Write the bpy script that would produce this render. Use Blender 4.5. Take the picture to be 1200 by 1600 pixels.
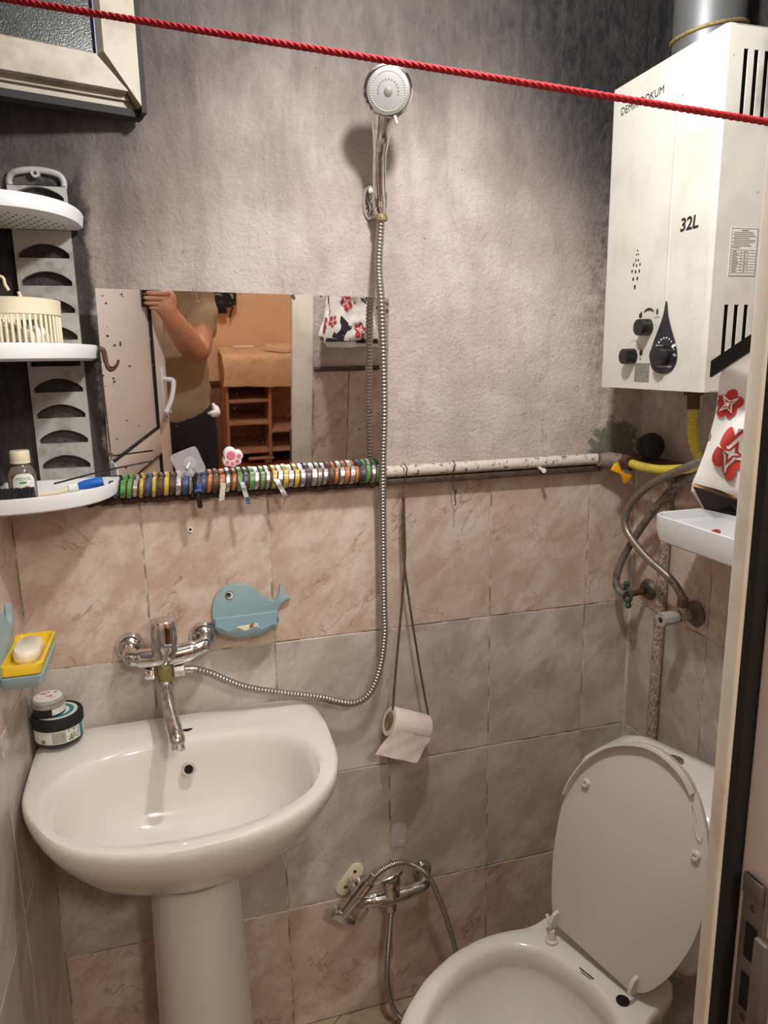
import bpy, bmesh, math, random
from mathutils import Vector, Matrix, noise as mnoise
V = Vector
PI = math.pi
SC = bpy.context.scene
for o in list(bpy.data.objects):
    bpy.data.objects.remove(o)
COL = SC.collection
RND = random.Random(7)

# ------------------------------------------------------------------ camera, light, exposure
CAM = V((0.0708, -1.4802, 1.5826))
CR, CU, CF = V((0.9604, -0.2781, -0.0172)), V((0.0741, 0.1947, 0.9781)), V((0.2714, 0.9402, -0.2069))
cd = bpy.data.cameras.new('camera')
cd.sensor_fit = 'HORIZONTAL'
cd.sensor_width = 36.0
cd.lens = 1141.6 / 1200 * 36.0
cd.clip_start = 0.005
cam = bpy.data.objects.new('camera', cd)
COL.objects.link(cam)
cr = CF.cross(V((0, 0, 1))).normalized()
CR = (CR - CF * CR.dot(CF)).normalized()
CU = CR.cross(CF).normalized()
cam.matrix_world = Matrix(((CR.x, CU.x, -CF.x, CAM.x), (CR.y, CU.y, -CF.y, CAM.y), (CR.z, CU.z, -CF.z, CAM.z), (0, 0, 0, 1)))
SC.camera = cam

w = bpy.data.worlds.new('world')
SC.world = w
w.use_nodes = True
w.node_tree.nodes['Background'].inputs[0].default_value = (0.02, 0.022, 0.03, 1)
w.node_tree.nodes['Background'].inputs[1].default_value = 1.0

def lamp(name, loc, power, color, radius):
    l = bpy.data.lights.new(name, 'POINT')
    l.energy = power
    l.color = color
    l.shadow_soft_size = radius
    o = bpy.data.objects.new(name, l)
    o.location = loc
    COL.objects.link(o)
    return o
lamp('bathroom_lamp_light', (0.45, -0.68, 2.22), 20.0, (1.0, 0.985, 0.965), 0.038)
lamp('hall_fill_light', (0.50, -2.50, 2.45), 32.0, (1.0, 0.93, 0.84), 0.10)  # unseen fill light, added to brighten the hall and lower bathroom

SC.view_settings.view_transform = 'Standard'
SC.view_settings.look = 'None'
SC.view_settings.gamma = 1.0
SC.view_settings.use_curve_mapping = False
SC.view_settings.exposure = 0.66

# ------------------------------------------------------------------ materials
def srgb(r, g, b):
    f = lambda c: (c / 255 / 12.92) if c / 255 <= 0.04045 else ((c / 255 + 0.055) / 1.055) ** 2.4
    return (f(r), f(g), f(b), 1.0)

class N:
    def __init__(s, name):
        s.m = bpy.data.materials.new(name)
        s.m.use_nodes = True
        s.t = s.m.node_tree
        s.b = s.t.nodes['Principled BSDF']
    def new(s, typ, **kw):
        n = s.t.nodes.new(typ)
        for k, v in kw.items():
            setattr(n, k, v)
        return n
    def put(s, sock, v):
        if hasattr(v, 'is_linked') or isinstance(v, bpy.types.NodeSocket):
            s.t.links.new(v, sock)
        else:
            sock.default_value = v
    def math(s, op, a, b=0.0, clamp=False):
        n = s.new('ShaderNodeMath', operation=op, use_clamp=clamp)
        s.put(n.inputs[0], a)
        s.put(n.inputs[1], b)
        return n.outputs[0]
    def mr(s, v, a, b, c=0.0, d=1.0, smooth=True):
        n = s.new('ShaderNodeMapRange', interpolation_type='SMOOTHSTEP' if smooth else 'LINEAR')
        s.put(n.inputs[0], v)
        for i, x in enumerate((a, b, c, d)):
            s.put(n.inputs[i + 1], x)
        return n.outputs[0]
    def mix(s, f, a, b, blend='MIX'):
        n = s.new('ShaderNodeMix', data_type='RGBA', blend_type=blend)
        s.put(n.inputs[0], f)
        s.put(n.inputs[6], a)
        s.put(n.inputs[7], b)
        return n.outputs[2]
    def noise(s, vec, scale, detail=4.0, rough=0.55, dist=0.0):
        n = s.new('ShaderNodeTexNoise')
        if vec is not None:
            s.put(n.inputs['Vector'], vec)
        n.inputs['Scale'].default_value = scale
        n.inputs['Detail'].default_value = detail
        n.inputs['Roughness'].default_value = rough
        n.inputs['Distortion'].default_value = dist
        return n.outputs[0]
    def pos(s):
        return s.new('ShaderNodeNewGeometry').outputs['Position']
    def obj(s):
        return s.new('ShaderNodeTexCoord').outputs['Object']
    def scaled(s, vec, sc):
        n = s.new('ShaderNodeVectorMath', operation='MULTIPLY')
        s.put(n.inputs[0], vec)
        n.inputs[1].default_value = sc
        return n.outputs[0]
    def add(s, vec, v2):
        n = s.new('ShaderNodeVectorMath', operation='ADD')
        s.put(n.inputs[0], vec)
        s.put(n.inputs[1], v2)
        return n.outputs[0]
    def xyz(s, vec):
        n = s.new('ShaderNodeSeparateXYZ')
        s.put(n.inputs[0], vec)
        return n.outputs
    def bump(s, h, strength=0.3, dist=0.002):
        n = s.new('ShaderNodeBump')
        n.inputs['Strength'].default_value = strength
        n.inputs['Distance'].default_value = dist
        s.put(n.inputs['Height'], h)
        s.put(s.b.inputs['Normal'], n.outputs[0])
    def set(s, col=None, rough=None, metal=None, **kw):
        if col is not None:
            s.put(s.b.inputs['Base Color'], col)
        if rough is not None:
            s.put(s.b.inputs['Roughness'], rough)
        if metal is not None:
            s.put(s.b.inputs['Metallic'], metal)
        for k, v in kw.items():
            s.put(s.b.inputs[k.replace('_', ' ')], v)
        return s.m

def plain(name, col, rough=0.5, metal=0.0, col2=None, scale=30.0, lo=0.45, hi=0.7, bump=0.0, bscale=200.0, **kw):
    n = N(name)
    c = col
    if col2 is not None:
        c = n.mix(n.mr(n.noise(n.pos(), scale, 6.0, 0.6), lo, hi), col, col2)
    if bump:
        n.bump(n.noise(n.pos(), bscale, 3.0), bump, 0.001)
    return n.set(c, rough, metal, **kw)

M = {}
def tile_mat(name, base, light, vein, vscale, amount, cloud):
    n = N(name)
    rnd = n.new('ShaderNodeObjectInfo').outputs['Random']
    X, Y, Z = n.xyz(n.pos())
    h = n.math('ADD', X, Y)                      # runs along either wall
    a = n.math('MULTIPLY', n.math('ADD', h, Z), 0.707)      # the two diagonals of the marble
    b = n.math('MULTIPLY', n.math('SUBTRACT', h, Z), 0.707)
    def vec(ka, kb, off):
        cv = n.new('ShaderNodeCombineXYZ')
        n.put(cv.inputs[0], n.math('ADD', n.math('MULTIPLY', a, ka), n.math('MULTIPLY', rnd, 37.0 + off)))
        n.put(cv.inputs[1], n.math('MULTIPLY', b, kb))
        n.put(cv.inputs[2], n.math('MULTIPLY', rnd, 91.0 + off))
        return cv.outputs[0]
    v1 = vec(0.62, 1.0, 0.0)
    c = n.mix(n.mr(n.noise(v1, cloud, 9.0, 0.70, 0.25), 0.37, 0.63), base, light)
    c = n.mix(n.math('MULTIPLY', n.mr(n.noise(vec(1.0, 1.0, 5.0), 6.0, 3.0, 0.5), 0.35, 0.65), 0.35), c, base)
    for ka, kb, off, sc, lo, am in ((0.35, 1.0, 11.0, vscale, 0.44, 1.0), (1.0, 0.40, 23.0, vscale * 1.15, 0.48, 0.8), (0.8, 1.0, 31.0, vscale * 2.6, 0.46, 0.5)):
        k = n.noise(vec(ka, kb, off), sc, 5.0, 0.62, 0.0)
        r = n.math('ABSOLUTE', n.math('SUBTRACT', k, 0.5))
        msk = n.mr(n.noise(vec(1.0, 1.0, off + 3.0), 8.0, 3.0, 0.6), lo, lo + 0.14)
        c = n.mix(n.math('MULTIPLY', n.mr(r, 0.0, 0.011, 1.0, 0.0), n.math('MULTIPLY', msk, amount * am)), c, vein)
    dirt = n.mr(n.noise(n.pos(), 140.0, 3.0, 0.7), 0.64, 0.74)
    c = n.mix(n.math('MULTIPLY', dirt, 0.3), c, srgb(90, 75, 62))
    n.bump(n.noise(n.pos(), 60.0, 3.0), 0.05, 0.001)
    return n.set(c, 0.28, 0.0)
M['tile_pink'] = tile_mat('pink_marble_tile', srgb(196, 168, 150), srgb(222, 206, 192), srgb(150, 110, 82), 6.0, 0.62, 17.0)
M['tile_grey'] = tile_mat('grey_marble_tile', srgb(176, 164, 153), srgb(214, 205, 195), srgb(142, 126, 114), 4.0, 0.30, 10.0)

def plaster():
    n = N('sooty_plaster')
    P = n.pos()
    X, Y, Z = n.xyz(P)
    stre = n.noise(n.scaled(P, (9.0, 9.0, 2.2)), 1.0, 6.0, 0.6, 0.5)
    fine = n.noise(P, 45.0, 5.0, 0.6)
    zd = n.math('ADD', Z, n.math('MULTIPLY', n.math('SUBTRACT', stre, 0.5), 0.50))
    base = n.mix(n.mr(n.noise(P, 7.0, 5.0, 0.6), 0.38, 0.64), srgb(186, 171, 163), srgb(204, 191, 184))
    base = n.mix(n.mr(n.noise(n.scaled(P, (30., 30., 8.)), 1.0, 5.0), 0.55, 0.72, 0.0, 0.4), base, srgb(168, 149, 140))
    # general smoke rising with height
    s1 = n.math('MULTIPLY', n.mr(zd, 1.64, 2.25), 0.84)
    # left corner: soot, with shade of shelf and window painted in
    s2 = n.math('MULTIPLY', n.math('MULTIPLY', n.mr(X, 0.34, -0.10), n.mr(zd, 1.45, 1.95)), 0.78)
    # the flue
    dx = n.math('SUBTRACT', X, 1.16)
    dy = n.math('MULTIPLY', n.math('ADD', Y, 0.16), 0.55)
    dz = n.math('MULTIPLY', n.math('SUBTRACT', Z, 2.42), 0.72)
    d = n.math('SQRT', n.math('ADD', n.math('ADD', n.math('MULTIPLY', dx, dx), n.math('MULTIPLY', dy, dy)), n.math('MULTIPLY', dz, dz)))
    d = n.math('ADD', d, n.math('MULTIPLY', n.math('SUBTRACT', stre, 0.5), 0.12))
    s3 = n.mr(d, 0.62, 0.27, 0.0, 1.0)
    # strip beside the heater, darker and grainy
    s4 = n.math('MULTIPLY', n.math('MULTIPLY', n.mr(X, 0.93, 1.02), n.mr(n.math('ADD', Z, n.math('MULTIPLY', fine, 0.3)), 1.5, 2.0, 0.12, 0.5)), n.mr(fine, 0.40, 0.62))
    inv = lambda a: n.math('SUBTRACT', 1.0, a)
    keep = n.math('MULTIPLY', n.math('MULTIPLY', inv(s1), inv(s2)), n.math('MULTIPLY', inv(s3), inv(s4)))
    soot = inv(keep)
    gr = n.noise(n.scaled(P, (60., 60., 25.)), 1.0, 4.0, 0.7)
    # grime and painted shelf shade round the post, irregular edge
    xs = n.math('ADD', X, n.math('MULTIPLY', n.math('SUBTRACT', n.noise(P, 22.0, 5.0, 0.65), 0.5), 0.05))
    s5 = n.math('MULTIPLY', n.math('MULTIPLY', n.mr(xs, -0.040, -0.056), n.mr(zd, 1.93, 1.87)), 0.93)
    soot = n.math('SUBTRACT', 1.0, n.math('MULTIPLY', n.math('SUBTRACT', 1.0, soot), n.math('SUBTRACT', 1.0, s5)))  # soot mask, painted shelf and window shade included
    soot = n.math('MULTIPLY', soot, n.mr(gr, 0.25, 0.72, 1.02, 0.94), clamp=True)
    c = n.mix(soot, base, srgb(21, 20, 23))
    # crumbled grey patch near the gas valve
    ax = n.math('SUBTRACT', X, 1.06)
    az = n.math('SUBTRACT', Z, 1.37)
    dd = n.math('SQRT', n.math('ADD', n.math('MULTIPLY', ax, ax), n.math('MULTIPLY', n.math('MULTIPLY', az, az), 1.3)))
    dd = n.math('ADD', dd, n.math('MULTIPLY', n.math('SUBTRACT', n.noise(P, 28.0, 6.0, 0.7), 0.5), 0.16))
    patch = n.math('MULTIPLY', n.mr(dd, 0.075, 0.055), n.mr(Y, -0.012, -0.002))
    c = n.mix(patch, c, n.mix(fine, srgb(96, 94, 84), srgb(140, 136, 122)))
    # scratches, trowel marks and grain
    scr = n.noise(n.scaled(P, (55., 55., 14.)), 1.0, 6.0, 0.72, 0.8)
    clean = inv(soot)
    c = n.mix(n.math('MULTIPLY', n.mr(scr, 0.58, 0.72), n.math('MULTIPLY', clean, 0.34)), c, srgb(70, 62, 58))
    c = n.mix(n.math('MULTIPLY', n.mr(scr, 0.42, 0.30), 0.05), c, srgb(226, 214, 206))
    gn = n.noise(P, 260.0, 3.0, 0.7)
    c = n.mix(n.math('MULTIPLY', n.mr(gn, 0.5, 0.72), n.math('MULTIPLY', clean, 0.22)), c, srgb(60, 54, 52))
    # specks
    sp = n.mr(n.noise(P, 75.0, 2.0, 0.5), 0.74, 0.77)
    c = n.mix(n.math('MULTIPLY', sp, 0.8), c, srgb(52, 40, 34))
    # cement bed behind the tiles
    bed = n.mr(Z, 1.316, 1.322, 1.0, 0.0)
    c = n.mix(bed, c, n.mix(n.mr(n.noise(P, 16.0, 5.0), 0.42, 0.56), srgb(146, 130, 110), srgb(208, 198, 180)))
    h = n.math('ADD', n.noise(P, 120.0, 4.0, 0.6), n.math('MULTIPLY', n.noise(P, 18.0, 4.0), 1.6))
    n.bump(h, 0.7, 0.004)
    return n.set(c, 0.85, 0.0)
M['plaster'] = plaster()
M['ceiling'] = plain('ceiling_paint', srgb(222, 218, 212), 0.9, col2=srgb(190, 186, 180), scale=3.0)
M['hall_wall'] = plain('hall_wallpaper', srgb(228, 190, 154), 0.85, col2=srgb(220, 182, 146), scale=6.0)
M['hall_dado'] = plain('hall_brown_panel', srgb(140, 100, 78), 0.6, col2=srgb(124, 88, 66), scale=8.0)
M['hall_floor'] = plain('hall_wood_floor', srgb(120, 66, 36), 0.45, col2=srgb(92, 50, 28), scale=12.0)
M['plank'] = plain('wood_look_floor_tile', srgb(186, 166, 136), 0.4, col2=srgb(142, 120, 92), scale=22.0)
M['chrome'] = plain('chrome', (0.72, 0.71, 0.70, 1), 0.10, 1.0, col2=(0.52, 0.50, 0.48, 1), scale=60.0)
M['chrome_old'] = plain('limescaled_chrome', (0.62, 0.60, 0.57, 1), 0.2, 0.95, col2=(0.42, 0.40, 0.36, 1), scale=90.0, lo=0.5, hi=0.6)
M['satin'] = plain('satin_grey', (0.30, 0.30, 0.30, 1), 0.4, 0.6)
M['nozzle'] = plain('nozzle_rubber', srgb(206, 208, 172), 0.5)
M['scale'] = plain('limescale_brass', srgb(150, 134, 88), 0.6, 0.4, col2=srgb(98, 86, 66), scale=180.0, bump=0.5, bscale=300.0)
M['hose_metal'] = plain('ribbed_steel', (0.40, 0.37, 0.33, 1), 0.33, 0.85)
M['braid'] = plain('braided_steel', (0.33, 0.29, 0.24, 1), 0.4, 0.7, col2=(0.2, 0.17, 0.14, 1), scale=150.0)
M['braid_grey'] = plain('grey_rubber_hose', srgb(128, 122, 114), 0.5, 0.2, col2=srgb(84, 80, 76), scale=70.0)
M['ceramic'] = plain('white_ceramic', srgb(226, 222, 214), 0.10, Coat_Weight=0.3)
M['plastic_white'] = plain('white_plastic', srgb(226, 228, 230), 0.35)
M['plastic_lid'] = plain('ivory_plastic', srgb(216, 210, 200), 0.35)
M['plastic_grey'] = plain('dusty_plastic', srgb(174, 172, 168), 0.5, col2=srgb(140, 137, 132), scale=26.0)
M['cream'] = plain('cream_plastic', srgb(232, 220, 192), 0.4)
M['black'] = plain('black_plastic', srgb(26, 25, 26), 0.3)
M['black_matte'] = plain('black_rubber', srgb(20, 18, 17), 0.7)
M['hole'] = plain('dark_hole', srgb(12, 10, 9), 0.9)
M['steel'] = plain('dull_steel', (0.17, 0.15, 0.135, 1), 0.55, 0.55, col2=(0.12, 0.10, 0.09, 1), scale=40.0)
M['rust_pipe'] = plain('rusty_painted_pipe', srgb(186, 168, 152), 0.7, col2=srgb(116, 86, 72), scale=170.0, lo=0.40, hi=0.66, bump=0.5, bscale=160.0)
M['dark_rust'] = plain('dark_rust', srgb(96, 62, 42), 0.8, 0.1, col2=srgb(58, 42, 36), scale=60.0, bump=0.4, bscale=200.0)
M['white_rust'] = plain('flaking_white_paint', srgb(214, 202, 190), 0.7, col2=srgb(106, 84, 66), scale=110.0, lo=0.54, hi=0.66, bump=0.6, bscale=120.0)
M['dirty_pipe'] = plain('dirty_grey_pipe', srgb(136, 124, 112), 0.75, col2=srgb(86, 70, 58), scale=70.0, bump=0.4, bscale=160.0)
M['plaster_strip'] = plain('pale_corner_grout', srgb(206, 200, 194), 0.8, col2=srgb(176, 168, 160), scale=40.0)
M['rail'] = plain('dark_rail', srgb(86, 70, 62), 0.55, 0.2, col2=srgb(56, 44, 38), scale=60.0)
M['mortar'] = plain('dark_mortar', srgb(70, 52, 44), 0.9, col2=srgb(44, 34, 30), scale=60.0, bump=0.6, bscale=120.0)
M['red_rope'] = plain('red_rope', srgb(160, 44, 48), 0.85, col2=srgb(138, 34, 40), scale=90.0, Specular_IOR_Level=0.12)
M['cord'] = plain('brown_cord', srgb(104, 84, 66), 0.8, col2=srgb(48, 38, 30), scale=220.0)
M['wire'] = plain('rusty_wire', srgb(96, 70, 52), 0.6, 0.4)
M['paper'] = plain('pale_pink_paper', srgb(232, 214, 204), 0.9, col2=srgb(238, 224, 214), scale=50.0, bump=0.25, bscale=150.0)
M['card'] = plain('cardboard_tube', srgb(176, 152, 112), 0.8)
M['whale'] = plain('grey_blue_plastic', srgb(150, 177, 185), 0.4)
M['yellow'] = plain('yellow_plastic', srgb(238, 200, 48), 0.35)
M['orange'] = plain('orange_yellow_plastic', srgb(244, 172, 22), 0.4)
M['soap'] = plain('white_soap', srgb(240, 228, 208), 0.4, Subsurface_Weight=0.15)
M['white'] = plain('white_print', srgb(236, 236, 234), 0.5)
M['pink'] = plain('pink_print', srgb(214, 120, 144), 0.5)
M['pale_pink'] = plain('pale_pink_plastic', srgb(238, 214, 214), 0.5)
M['brown'] = plain('brown_print', srgb(176, 104, 60), 0.5)
M['butter'] = plain('cream_print', srgb(242, 234, 200), 0.5)
M['teal'] = plain('teal_print', srgb(40, 124, 126), 0.45)
M['blue'] = plain('blue_plastic', srgb(30, 100, 190), 0.4)
M['green'] = plain('green_print', srgb(88, 160, 60), 0.5)
M['dark_green'] = plain('dark_green_metal', srgb(48, 78, 58), 0.5)
M['gas_yellow'] = plain('yellow_gas_hose', srgb(214, 190, 66), 0.5, col2=srgb(176, 160, 76), scale=30.0)
M['pvc'] = plain('white_frame_plastic', srgb(220, 212, 196), 0.4, col2=srgb(200, 190, 172), scale=9.0)
M['pvc_dirty'] = plain('grimy_frame_plastic', srgb(164, 156, 140), 0.5, col2=srgb(136, 127, 110), scale=14.0)
M['pvc_rebate'] = plain('brownish_frame_plastic', srgb(200, 182, 168), 0.5, col2=srgb(182, 162, 146), scale=5.0)
M['leaf'] = plain('white_door_panel', srgb(232, 226, 220), 0.4)
M['purple'] = plain('lilac_spacer', srgb(120, 112, 160), 0.4)
M['lead'] = plain('galvanised_sheet', (0.17, 0.18, 0.185, 1), 0.45, 0.6, col2=srgb(128, 124, 104), scale=24.0, lo=0.5, hi=0.66)
M['sponge'] = plain('black_sponge', srgb(40, 36, 34), 0.95, col2=srgb(20, 18, 18), scale=60.0, bump=1.0, bscale=140.0)
M['red'] = plain('red_print', srgb(176, 50, 40), 0.5)
M['navy'] = plain('dark_navy_print', srgb(36, 34, 46), 0.4)
M['tan'] = plain('tan_line', srgb(196, 152, 104), 0.6)
M['bag_white'] = plain('white_laminated_paper', srgb(232, 226, 222), 0.4)
M['label'] = plain('paper_label', srgb(222, 222, 216), 0.6)
M['label_grey'] = plain('grey_label', srgb(168, 164, 154), 0.6, col2=srgb(144, 140, 132), scale=240.0)
M['grey_print'] = plain('grey_print', srgb(120, 116, 108), 0.6)
M['sticker'] = plain('silver_sticker', srgb(150, 148, 142), 0.45, 0.3, col2=srgb(112, 110, 104), scale=200.0)
M['ink'] = plain('black_ink', srgb(28, 26, 28), 0.5)
M['cloth'] = plain('beige_cloth', srgb(214, 176, 144), 0.9, col2=srgb(196, 158, 126), scale=14.0)
M['wood'] = plain('brown_board', srgb(182, 136, 106), 0.55, col2=srgb(162, 118, 90), scale=12.0)
M['shirt'] = plain('tan_cotton', srgb(164, 144, 116), 0.9, col2=srgb(152, 132, 106), scale=12.0)
M['trouser'] = plain('dark_denim', srgb(34, 32, 44), 0.85, col2=srgb(26, 25, 34), scale=40.0)
M['skin'] = plain('skin', srgb(190, 134, 104), 0.55, col2=srgb(170, 114, 86), scale=18.0, Subsurface_Weight=0.08)
M['hair'] = plain('dark_hair', srgb(38, 28, 22), 0.7)
M['bristle'] = plain('black_bristle', srgb(36, 34, 36), 0.8, col2=srgb(70, 66, 66), scale=240.0)
M['grey_cloth'] = plain('crumpled_film', srgb(196, 184, 164), 0.6, col2=srgb(120, 104, 84), scale=60.0)
M['sprout'] = plain('floral_print', srgb(96, 120, 92), 0.5, col2=srgb(60, 84, 110), scale=300.0)

def heater_paint():
    n = N('white_enamel')
    P = n.pos()
    X, Y, Z = n.xyz(P)
    nz = n.noise(P, 10.0, 5.0)
    soot = n.math('MULTIPLY', n.mr(n.math('ADD', X, n.math('MULTIPLY', n.math('SUBTRACT', nz, 0.5), 0.08)), 1.0, 1.06), n.mr(n.math('ADD', Z, n.math('MULTIPLY', nz, 0.12)), 1.98, 2.10))
    soot = n.math('MULTIPLY', soot, n.mr(Y, -0.41, -0.418))
    c = n.mix(n.mr(nz, 0.45, 0.7), srgb(216, 215, 206), srgb(203, 201, 190))
    c = n.mix(n.math('MULTIPLY', soot, 0.9), c, srgb(40, 36, 34))
    sp = n.mr(n.noise(P, 70.0, 2.0), 0.76, 0.78)
    c = n.mix(n.math('MULTIPLY', sp, 0.6), c, srgb(90, 80, 70))
    return n.set(c, 0.28, 0.0)
M['enamel'] = heater_paint()

def mirror_mat():
    n = N('spotted_mirror')
    P = n.pos()
    X, Y, Z = n.xyz(P)
    k = n.noise(P, 55.0, 3.0, 0.6)
    ed = n.math('MINIMUM', n.math('ABSOLUTE', n.math('SUBTRACT', Z, 1.702)), n.math('MINIMUM', n.math('ABSOLUTE', n.math('SUBTRACT', X, 0.503)), n.math('ABSOLUTE', n.math('ADD', X, 0.044))))
    rust = n.mr(n.math('SUBTRACT', k, n.mr(ed, 0.0, 0.02, 0.0, 0.2, False)), 0.575, 0.60)
    return n, rust, k
def build_mirror():
    n, rust, k = mirror_mat()
    drops = n.math('MULTIPLY', n.mr(n.noise(n.pos(), 190.0, 1.0), 0.70, 0.72), 0.25)
    c = n.mix(rust, (0.88, 0.86, 0.84, 1), srgb(96, 64, 44))
    n.set(c, n.math('ADD', n.math('MULTIPLY', rust, 0.6), n.math('ADD', 0.015, n.math('MULTIPLY', drops, 0.3))), n.math('SUBTRACT', 1.0, rust))
    return n.m
M['mirror'] = build_mirror()

def obscured():
    n = N('obscured_glass')
    h = n.noise(n.pos(), 420.0, 2.0)
    n.bump(h, 0.4, 0.001)
    c = n.mix(n.mr(h, 0.5, 0.72), srgb(30, 36, 34), srgb(74, 82, 78))
    return n.set(c, 0.25, 0.0)
M['obscured'] = obscured()

def film():
    n = N('clear_film')
    n.set((0.9, 0.9, 0.92, 1), 0.12, 0.0)
    n.b.inputs['Alpha'].default_value = 0.20
    return n.m
M['film'] = film()
def bottle_glass():
    n = N('brown_bottle')
    n.set((0.30, 0.24, 0.20, 1), 0.1, 0.0)
    n.b.inputs['Transmission Weight'].default_value = 0.6
    return n.m
M['bottle'] = bottle_glass()
TAPE = []
for nm, c, r, m in (('green', srgb(84, 150, 76), .35, 0), ('silver', (0.55, 0.56, 0.58, 1), .28, .85), ('yellow', srgb(190, 172, 66), .35, 0), ('slate', srgb(64, 76, 92), .35, .3), ('orange', srgb(188, 112, 54), .35, 0), ('brown', srgb(84, 54, 38), .5, 0), ('blue', srgb(52, 78, 132), .35, .2), ('grey', srgb(140, 136, 130), .35, .4)):
    M['tape_' + nm] = plain('tape_' + nm, c, r, m, col2=tuple(x * .45 for x in c[:3]) + (1,), scale=130.0, bump=0.5, bscale=220.0)

# ------------------------------------------------------------------ geometry helpers
class G:
    def __init__(s):
        s.bm = bmesh.new()
        s.mi = 0
    def face(s, vs):
        try:
            f = s.bm.faces.new(vs)
            f.material_index = s.mi
            return f
        except ValueError:
            return None
    def rings(s, rings, cap0=True, cap1=True, closed=True):
        vv = [[s.bm.verts.new(p) for p in r] for r in rings]
        n = len(vv[0])
        for a, b in zip(vv, vv[1:]):
            for i in range(n if closed else n - 1):
                j = (i + 1) % n
                s.face((a[i], a[j], b[j], b[i]))
        if cap0 and closed:
            s.face(vv[0][::-1])
        if cap1 and closed:
            s.face(vv[-1])
        return s
    def box(s, c, d, R=None, bev=0.0):
        c, d = V(c), V(d) * 0.5
        R = R or Matrix.Identity(3)
        if bev <= 0:
            pts = [V((sx * d.x, sy * d.y, sz * d.z)) for sz in (-1, 1) for sx, sy in ((-1, -1), (1, -1), (1, 1), (-1, 1))]
            v = [s.bm.verts.new(c + R @ p) for p in pts]
            for f in ((3, 2, 1, 0), (4, 5, 6, 7), (0, 1, 5, 4), (1, 2, 6, 5), (2, 3, 7, 6), (3, 0, 4, 7)):
                s.face([v[i] for i in f])
            return s
        b = min(bev, d.x * .95, d.y * .95, d.z * .95)
        rr = []
        for z, ins in ((-d.z, b), (-d.z + b * .3, b * .3), (-d.z + b, 0), (d.z - b, 0), (d.z - b * .3, b * .3), (d.z, b)):
            ring = []
            for cx, cy, a0 in ((1, 1, 0), (-1, 1, 90), (-1, -1, 180), (1, -1, 270)):
                for k in range(4):
                    a = math.radians(a0 + 30 * k)
                    q = max(b - ins * .6, b * .2)
                    ring.append(c + R @ V((cx * (d.x - ins - q) + q * math.cos(a), cy * (d.y - ins - q) + q * math.sin(a), z)))
            rr.append(ring)
        return s.rings(rr)
    def bb(s, x0, x1, y0, y1, z0, z1, bev=0.0):
        return s.box(((x0 + x1) / 2, (y0 + y1) / 2, (z0 + z1) / 2), (abs(x1 - x0), abs(y1 - y0), abs(z1 - z0)), None, bev)
    def tube(s, pts, r, n=10, caps=True, sx=1.0):
        pts = [V(p) for p in pts]
        rr = []
        t0 = (pts[1] - pts[0]).normalized()
        up = V((0, 0, 1)) if abs(t0.z) < .9 else V((1, 0, 0))
        u = t0.cross(up).normalized()
        for i, p in enumerate(pts):
            t = (pts[min(i + 1, len(pts) - 1)] - pts[max(i - 1, 0)]).normalized()
            u = (u - t * u.dot(t)).normalized()
            v = t.cross(u)
            q = r[i] if isinstance(r, (list, tuple)) else r
            rr.append([p + u * (q * sx * math.cos(2 * PI * k / n)) + v * (q * math.sin(2 * PI * k / n)) for k in range(n)])
        return s.rings(rr, caps, caps)
    def cyl(s, a, b, r0, r1=None, n=20):
        return s.tube([a, b], [r0, r0 if r1 is None else r1], n)
    def lathe(s, prof, c, axis=(0, 0, 1), n=28, sx=1.0):
        c = V(c)
        ax = V(axis).normalized()
        u = ax.orthogonal().normalized()
        v = ax.cross(u)
        return s.rings([[c + ax * z + u * (max(r, 1e-5) * sx * math.cos(2 * PI * k / n)) + v * (max(r, 1e-5) * math.sin(2 * PI * k / n)) for k in range(n)] for r, z in prof])
    def sphere(s, c, r, n=14, sc=(1, 1, 1), R=None):
        c = V(c)
        R = R or Matrix.Identity(3)
        m = n // 2
        return s.rings([[c + R @ V((r * sc[0] * math.sin(a) * math.cos(2 * PI * k / n), r * sc[1] * math.sin(a) * math.sin(2 * PI * k / n), r * sc[2] * math.cos(a))) for k in range(n)] for a in [PI - PI * (i + .02) / (m + .04) for i in range(m + 1)]])
    def prism(s, poly, o, ex, ey, en, h, inset=0.0):
        """poly in (ex,ey) plane at origin o, extruded by h along en"""
        o, ex, ey, en = V(o), V(ex), V(ey), V(en)
        cx = sum(p[0] for p in poly) / len(poly)
        cy = sum(p[1] for p in poly) / len(poly)
        lay = lambda k, z: [o + ex * (cx + (p[0] - cx) * k) + ey * (cy + (p[1] - cy) * k) + en * z for p in poly]
        if inset:
            return s.rings([lay(1, 0), lay(1, h - abs(inset) * .02), lay(1 - inset, h)])
        return s.rings([lay(1, 0), lay(1, h)])
    def sheet(s, grid, th=0.0):
        n, m = len(grid), len(grid[0])
        vv = [[s.bm.verts.new(p) for p in r] for r in grid]
        for i in range(n - 1):
            for j in range(m - 1):
                s.face((vv[i][j], vv[i][j + 1], vv[i + 1][j + 1], vv[i + 1][j]))
        return s

def catmull(pts, per=12):
    pts = [V(p) for p in pts]
    P = [pts[0] * 2 - pts[1]] + pts + [pts[-1] * 2 - pts[-2]]
    out = []
    for i in range(1, len(P) - 2):
        a, b, c, d = P[i - 1], P[i], P[i + 1], P[i + 2]
        for k in range(per):
            t = k / per
            out.append(0.5 * ((2 * b) + (c - a) * t + (2 * a - 5 * b + 4 * c - d) * t * t + (3 * b - a - 3 * c + d) * t ** 3))
    out.append(P[-2].copy())
    return out

def resample(pts, step):
    out = [pts[0].copy()]
    acc = 0.0
    for a, b in zip(pts, pts[1:]):
        L = (b - a).length
        if L < 1e-9:
            continue
        t = step - acc
        while t <= L:
            out.append(a + (b - a) * (t / L))
            t += step
        acc = (acc + L) % step
    return out

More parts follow.
